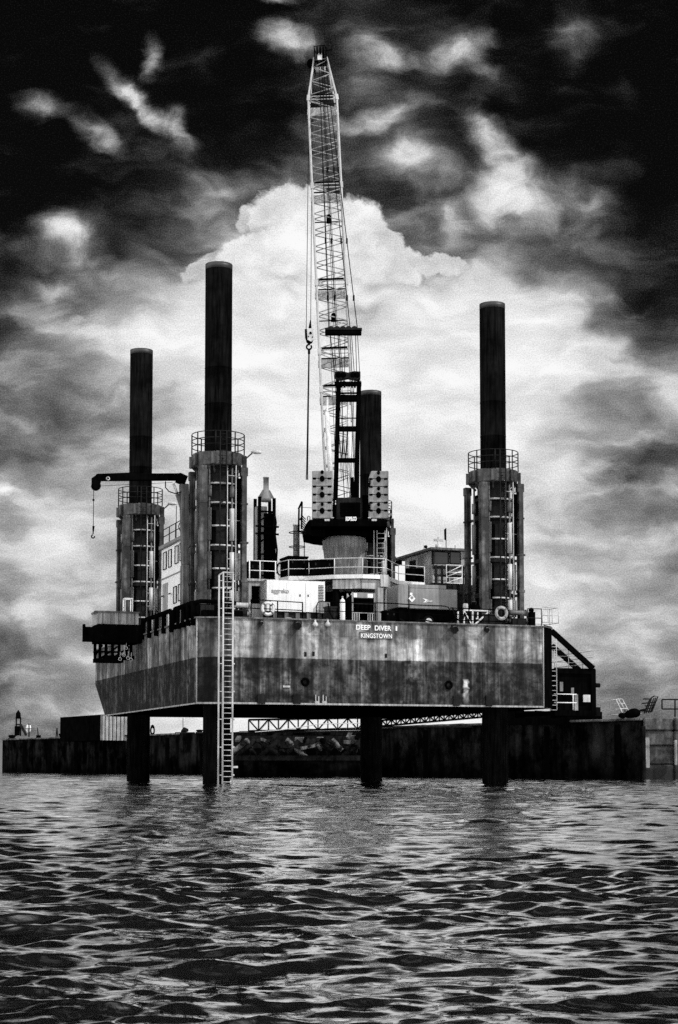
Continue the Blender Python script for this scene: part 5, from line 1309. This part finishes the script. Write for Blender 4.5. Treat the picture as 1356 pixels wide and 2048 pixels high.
# ------------------------------------------------------------------ quay
ZQ = 4.0
QA = Vector((-41.0, 207.5, 0)); QB = PY(1288, 1500, 112.5); QB.z = 0
qd = (QB - QA).normalized(); qn = Vector((qd.y, -qd.x, 0))       # towards the camera side
if qn.y > 0: qn = -qn
qa = thing('quay_wall', 'long dark weathered concrete quay wall behind the barge', 'quay', QA, barge=False)
def qz(f): return 3.95
mb = MB(); bk = -qn * 14
nseg = 46
g = []
rs = random.Random(5)
top = [ZQ - .06 + rs.uniform(-.05, .05) for _ in range(nseg + 1)]
vs = []; fs = []
for i in range(nseg + 1):
    p = QA.lerp(QB, i / nseg) + qn * rs.uniform(-.05, .05)
    vs += [p + Vector((0, 0, -3)), Vector((p.x, p.y, top[i])), p + bk + Vector((0, 0, ZQ)), p + bk + Vector((0, 0, -3))]
for i in range(nseg): 
    for j in range(3): fs.append((i * 4 + j, i * 4 + 4 + j, i * 4 + 5 + j, i * 4 + 1 + j))
fs += [(0, 1, 2, 3), (nseg * 4 + 3, nseg * 4 + 2, nseg * 4 + 1, nseg * 4)]
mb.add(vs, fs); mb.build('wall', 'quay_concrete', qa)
mb = MB()
for i in range(nseg):
    if 18 < i < 24: continue
    p, q = QA.lerp(QB, i / nseg), QA.lerp(QB, (i + .97) / nseg); mb.bar(p + qn * .06 + Vector((0, 0, ZQ - .08)), q + qn * .06 + Vector((0, 0, ZQ - .08 + rs.uniform(-.03, .03))), .3, .16)
mb.build('coping', 'quay_block', qa, .03)  # coping coloured paler than the wall to paint in its sunlit edge
for i in range(3, nseg, 3):
    p = QA.lerp(QB, i / nseg); MB().bar(p + qn * .12 + Vector((0, 0, -2)), p + qn * .12 + Vector((0, 0, 3.6)), .35, .3).build('fender_pile', 'black_steel', qa)
a = PY(1004, 1420, 120.5); b_ = PY(1204, 1424, 117.5)
for i in range(9):
    p, q = a.lerp(b_, i / 9), a.lerp(b_, (i + .985) / 9); MB().plate([(p.x, p.y, ZQ - .3), (q.x, q.y, ZQ - .3), (q.x, q.y, q.z + rs.uniform(-.04, .04)), (p.x, p.y, p.z + rs.uniform(-.04, .04))], (.1, .5, 0)).build('parapet', 'black_steel', qa)
# right-hand head of the quay turning to the viewer
E = QB; qh = thing('quay_corner', 'pale stained concrete quay corner with timber fenders at the right edge', 'quay', E, barge=False)
R2 = E + Vector((14, -1.0, 0)); hn = Vector((0, -1, 0))
yb = 0
for i in range(7):                                    # rough courses of blocks
    p = E.lerp(R2, i / 7.) ; q = E.lerp(R2, (i + .985) / 7.)
    for (z0, z1, ins) in ((-3, .9, 0), (.93, 2.15, .05), (2.18, 3.15, -.05), (3.18, 4.0, -.16)):
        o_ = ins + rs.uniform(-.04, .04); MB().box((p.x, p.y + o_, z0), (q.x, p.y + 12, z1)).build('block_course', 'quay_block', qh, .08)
for (px, w_, y0, y1, mt) in ((1295, 8, 1475, 1536, 'cope'), (1352, 5, 1480, 1530, 'cope'), (1289, 6, 1452, 1560, 'timber')):
    p = PY(px, y1, E.y - .5); q = PY(px, y0, E.y - .5); MB().box((p.x - w_ / 60., E.y - .6, p.z), (p.x + w_ / 60., E.y - .25, q.z)).build('timber_fender', mt, qh, .03)
# timber jetty face and broken piles between the legs
jy = 131.0
jt = thing('timber_jetty', 'dark broken timber piling with leaning struts under the gangway', 'jetty', PY(600, 1550, jy), barge=False)
x0, x1 = PY(468, 0, jy).x, PY(760, 0, jy).x
MB().box((x0, jy, -2), (x1, jy + 1.5, PY(0, 1517, jy).z)).build('waling', 'quay_concrete', jt)
MB().box((x0, jy - .1, PY(0, 1521, jy).z), (x1, jy, PY(0, 1511, jy).z)).build('cap_beam', 'timber', jt)
MB().box((x0, jy + 3, 2.2), (x1, jy + 4.5, PY(0, 1470, jy).z)).build('deck', 'timber', jt)
MB().box((x0 - 1, jy + 5.5, -2), (x1, jy + 6, PY(0, 1468, jy).z)).build('rear_wall', 'black_steel', jt)
rj = random.Random(11)
for i in range(11):
    px = 478 + i * 26 + rj.uniform(-5, 5)
    MB().tube(PY(px, 1556, jy + .8), PY(px + rj.uniform(-4, 4), 1478 + rj.uniform(-6, 18), jy + .8), .2, .17, 9).build('pile', 'timber', jt)
for i in range(12):
    px = 485 + i * 22 + rj.uniform(-6, 6); L_ = rj.uniform(18, 40); s_ = -1 if rj.random() < .35 else 1
    MB().tube(PY(px, 1478 + rj.uniform(0, 10), jy + .3), PY(px + s_ * L_, 1478 + L_ * .7 + rj.uniform(5, 12), jy + .2), .2, .22, 9).build('strut', 'timber' if i % 4 else 'mid_steel', jt)
for i in range(26):
    px = 476 + i * 10 + rj.uniform(-6, 6); py = rj.uniform(1474, 1500); a_ = rj.uniform(-1.2, 1.2); L_ = rj.uniform(8, 22)
    MB().bar(PY(px, py, jy - .05), PY(px + L_ * math.cos(a_), py + L_ * math.sin(a_), jy + .5), rj.uniform(.18, .42), rj.uniform(.15, .3)).build('fallen_timber', ('timber', 'timber', 'black_steel', 'dark_steel', 'mid_steel')[rj.randrange(5)], jt)
for (px, py, w_, h_) in ((600, 1480, 22, 14), (707, 1478, 20, 18), (640, 1482, 14, 20)):
    p = PY(px, py, jy + .05); MB().box((p.x - w_ / 52., jy + .7, p.z - h_ / 60.), (p.x + w_ / 52., jy + 1.2, p.z + h_ / 60.)).build('bearing_block', 'mid_steel', jt, .05)

# gangway trusses beyond the barge
def truss(px0, py0, px1, py1, h, Y, label, m1='black_steel', m2='off_white', slope=0):
    a, b_ = PY(px0, py0, Y), PY(px1, py1, Y); th = thing('gangway', label, 'gangway', a, 'gangways on the quay', barge=False)
    up_ = Vector((0, 0, h)); L_ = (b_ - a).length; n_ = int(L_ / (h * .85))
    for dy in (0, 1.2):
        o_ = Vector((0, dy, 0)); mt = m1 if dy == 0 else m2
        MB().bar(a + o_, b_ + o_, .14).build('bottom_chord', mt, th); MB().bar(a + o_ + up_, b_ + o_ + up_, .14).build('top_chord', mt, th)
        mb = MB()
        for i in range(n_):
            p, q = a.lerp(b_, i / n_) + o_, a.lerp(b_, (i + 1) / n_) + o_
            mb.bar(p, p + up_, .09); mb.bar(p if i % 2 else p + up_, q + up_ if i % 2 else q, .1)
        mb.build('bracing', mt, th)
    MB().box((a.x, a.y + .1, min(a.z, b_.z) - .1), (b_.x, a.y + 1.1, min(a.z, b_.z))).build('deck', 'dark_steel', th)
    return th
truss(497, 1462, 735, 1458, .85, 128.5, 'dark lattice gangway seen between the port leg and the rear leg')
truss(764, 1452, 965, 1434, .42, 128.0, 'low dark lattice gangway rising to the right under the hull')
mb_g = thing('handrail_run', 'thin pale handrail sagging along the dark gangway between the legs', 'railing', PY(520, 1460, 127.8), barge=False)
MB().sweep([PY(x, y, 127.8) for x, y in ((510, 1464), (560, 1460), (610, 1453), (640, 1448), (700, 1447), (735, 1446))], .035, 6).build('rail', 'off_white', mb_g)

# things standing along the quay
def qpos(px, off_=.8):                              # point on the quay edge line under image column px, set back a little
    r = ray(px, 1470); best = None
    n_ = qn; t = ((QA - qn * off_) - Vector((0, 0, 0))).dot(n_) / Vector((r.x, r.y, 0)).dot(n_); return Vector((r.x * t, r.y * t, ZQ))
def atq(px, py, off_=.8):
    b0 = qpos(px, off_); r = ray(px, py); return CAM + r * (b0.y / r.y)
def onq(name, label, cat, px, off_=.8, group=None): return thing(name, label, cat, qpos(px, off_), group, barge=False)
# navigation light tower
nl = onq('navigation_light', 'small framed navigation light tower on the far left end of the pier', 'light tower', 37)
for x in (32.5, 41): MB().bar(atq(x, 1472), atq(x, 1434), .14).build('post', 'black_steel', nl)
for y in (1449, 1436, 1460): MB().bar(atq(32, y), atq(41, y), .13).build('cross_bar', 'black_steel', nl)
c = atq(36.5, 1430); MB().lathe((c.x, c.y, 0), [(.3, c.z - .45), (.3, c.z + .2), (.12, c.z + .45), (.05, c.z + .6)], 12).build('lantern', 'black_steel', nl)
MB().bar(atq(41, 1449), atq(52, 1470), .22).build('stair', 'dark_steel', nl); MB().box(atq(34, 1471) - Vector((.3, 0, 0)), atq(38, 1452) + Vector((0, .5, 0))).build('cabinet', 'black_steel', nl)
# oval board on a post
ob = onq('signal_board', 'white oval board behind a black cross post on the pier', 'sign', 57)
c = atq(57, 1457, .9); m2 = MB(); m2.lathe((0, 0, 0), [(.01, -.03), (1., -.03), (1., .03), (.01, .03)], 24); m2.v = [Vector((c.x + q.x * .33, c.y + q.z, c.z + q.y * .52)) for q in m2.v]; m2.build('board', 'white_paint', ob)
MB().bar(atq(58, 1474, .6), atq(58, 1448, .6), .13).build('post', 'black_steel', ob); MB().bar(atq(52, 1457.5, .6), atq(63, 1457.5, .6), .08).build('cross_arm', 'black_steel', ob); MB().bar(atq(55.5, 1448.5, .6), atq(60.5, 1448.5, .6), .1).build('cap', 'black_steel', ob)
def pole(px, y0, dx, label, r=.07):
    th = onq('marker_pole', label, 'pole', px, group='thin poles on the pier'); MB().tube(atq(px, 1475), atq(px + dx, y0), r, .04, 6).build('pole', 'black_steel', th); b0 = atq(px, 1473); MB().box(b0 - Vector((.25, .2, .3)), b0 + Vector((.25, .2, .15))).build('foot', 'black_steel', th)
pole(77, 1455, -2.5, 'single thin leaning pole right of the oval board'); 
tp_ = onq('tripod_marker', 'thin two-legged marker standing left of the dark shed', 'marker', 114)
for dx in (-2, 1.5): MB().tube(atq(114 + dx, 1475), atq(114, 1456), .06, n=5).build('leg', 'black_steel', tp_)
def mound(px, w_, h_, label, name='bollard'):
    b0 = qpos(px); th = thing(name, label, 'bollard', b0, 'bollards along the quay edge', barge=False)
    MB().lathe((b0.x, b0.y, ZQ), [(w_ * .8, -.4), (w_ * .75, h_ * .4), (w_, h_ * .6), (w_ * .9, h_), (w_ * .3, h_ * 1.1)], 12).build('body', 'black_steel', th); MB().lathe((b0.x, b0.y, ZQ), [(w_ * 1.1, -.3), (w_ * 1.1, .08)], 12).build('base', 'dark_steel', th)
mound(24, .45, .45, 'low black bollard left of the light tower'); mound(124, .4, .4, 'low black bollard at the foot of the dark shed'); mound(399, .35, .28, 'flat bollard near the port leg, right of the horn-shaped one')
# shed
sh = onq('quay_shed', 'dark flat-roofed shed with a pale corrugated side wall on the pier', 'shed', 160, 3)
pa, pb2, pc = atq(120, 1473, 3.), atq(203, 1473, 3.), None
Ysh = 186.0; a = PY(120, 1475, Ysh); b_ = PY(202, 1475, Ysh - 6); zt_s = PY(161, 1432, Ysh - 3).z
f0, f1 = PY(120, 1475, Ysh), PY(203, 1475, Ysh * 41. / 43.5)
e1 = f1 + Vector((3.6, 5.5, 0))
poly = [(f0.x, f0.y), (f1.x, f1.y), (e1.x, e1.y), (f0.x + 3.6, f0.y + 5.5)]
MB().prism(poly, ZQ - .6, PY(203, 1429, f1.y).z).build('wall', 'black_steel', sh)
mb = MB(); 
for i in range(11):
    p = Vector((f1.x, f1.y, 0)).lerp(Vector((e1.x, e1.y, 0)), (i + .3) / 11); mb.bar(p + Vector((.05, -.05, ZQ - .6)), p + Vector((.05, -.05, PY(203, 1431, f1.y).z)), .28, .2)
mb.build('corrugated_side', 'light_steel', sh)
for c_ in (f1,): MB().bar(Vector((c_.x, c_.y - .08, ZQ - .6)), Vector((c_.x, c_.y - .08, PY(203, 1429, f1.y).z)), .2).build('corner_trim', 'mid_steel', sh)
# horn bollard, tyre post, lamp
hbq = onq('horn_bollard', 'dark curved horn bollard on the quay between the two port legs', 'bollard', 371)
MB().sweep([atq(x, y) for x, y in ((366, 1470), (366, 1463), (369, 1459.5), (374, 1460.5))], [.22, .22, .26, .18], 10).build('horn', 'dark_steel', hbq); q = qpos(371); MB().box(q - Vector((1., .4, .3)), q + Vector((.9, .4, .1))).build('base', 'dark_steel', hbq)
ty = onq('tyre_post', 'upright oblong ring on the quay right of the rear port leg', 'ring', 305)
c = atq(305, 1461); m2 = MB(); m2.ring((0, 0, 0), .22, .09, 20, 8, 'y'); m2.v = [Vector((c.x + q.x * .8, c.y + q.y, c.z + q.z * 2.0)) for q in m2.v]; m2.build('ring', 'black_steel', ty); MB().bar(atq(305, 1471), atq(305, 1468), .1).build('foot', 'black_steel', ty)
pl_ = onq('flag_pole', 'very thin pole rising behind the quay between the port legs', 'pole', 366, 4); MB().tube(atq(366, 1472, 4), atq(366, 1436, 4), .035, n=5).build('pole', 'dark_steel', pl_); MB().box(atq(364.8, 1472, 4), atq(367.2, 1469, 4) + Vector((0, .1, 0))).build('foot', 'dark_steel', pl_)
# skewed cradle frames at the right
def cradle(pts_sets, label, m, Y):
    th = thing('steel_cradle', label, 'frame', PY(pts_sets[0][0][0], pts_sets[0][0][1], Y), 'bent tube cradles on the quay', barge=False)
    for s_ in pts_sets: MB().sweep([PY(x, y, Y + dy) for x, y, dy in s_], .045, 6).build('tube', m, th)
    return th
YC = 114.2
cradle([[(1222, 1400, 0), (1233, 1399, 0), (1244, 1398, .3), (1258, 1424, .3), (1280, 1425, .3)], [(1232, 1399, 0), (1245, 1427, 0), (1262, 1429, 0)], [(1236, 1397, .8), (1250, 1424, .8)], [(1228, 1408, 0), (1249, 1407, .3)], [(1230, 1419, 0), (1254, 1417, .3)],
        [(1240, 1404, 0), (1253, 1425, .5)], [(1222, 1430, 0), (1250, 1430, 0), (1282, 1427, .3)]], 'bent pale tube cradle leaning left on the quay', 'light_steel', YC)
cradle([[(1288, 1427, 0), (1300, 1398, 0), (1308, 1392, 0), (1316, 1393, .2), (1304, 1423, .2), (1282, 1420, .2)], [(1292, 1426, .5), (1303, 1397, .5)], [(1297, 1426, .8), (1308, 1396, .8)], [(1301, 1425, .9), (1312, 1395, .9)], [(1286, 1398, 0), (1300, 1398, 0)], [(1284, 1407, 0), (1312, 1404, .3)],
        [(1280, 1420, 0), (1308, 1415, .3)], [(1270, 1421, 0), (1304, 1423, .2)], [(1290, 1412, 0), (1310, 1410, .3)]], 'bent dark tube cradle leaning right on the quay', 'dark_steel', YC + .4)
dm = thing('rope_pile', 'low dark heap of rope between the two tube cradles', 'rope', PY(1265, 1432, YC), barge=False)
for i, (px, py, r_) in enumerate(((1262, 1428, .32), (1268, 1426, .35), (1256, 1431, .2), (1245, 1431, .22))): p = PY(px, py, YC - .3); m2 = MB(); m2.ball((0, 0, 0), r_); m2.v = [p + Vector((q.x * 1.3, q.y, q.z * .9)) for q in m2.v]; m2.build('coil', 'black_steel', dm)
rr_ = thing('quay_railing', 'dark two-bar tube railing on the quay at the right edge', 'railing', PY(1322, 1430, 110.8), barge=False)
for y in (1399, 1418): MB().tube(PY(1324, y, 110.8), PY(1420, y, 110.8), .05, n=6).build('rail', 'dark_steel', rr_)
for x, y in ((1324, 1418), (1350, 1434), (1400, 1434)): MB().tube(PY(x, 1399, 110.8), PY(x, y, 110.8), .05, n=6).build('post', 'dark_steel', rr_)

sc.view_settings.view_transform = 'Standard'; sc.view_settings.look = 'None'; sc.view_settings.exposure = 0; sc.view_settings.gamma = 1
sc.cycles.use_denoising = False
sc.cycles.max_bounces = 4; sc.cycles.glossy_bounces = 3; sc.cycles.diffuse_bounces = 2
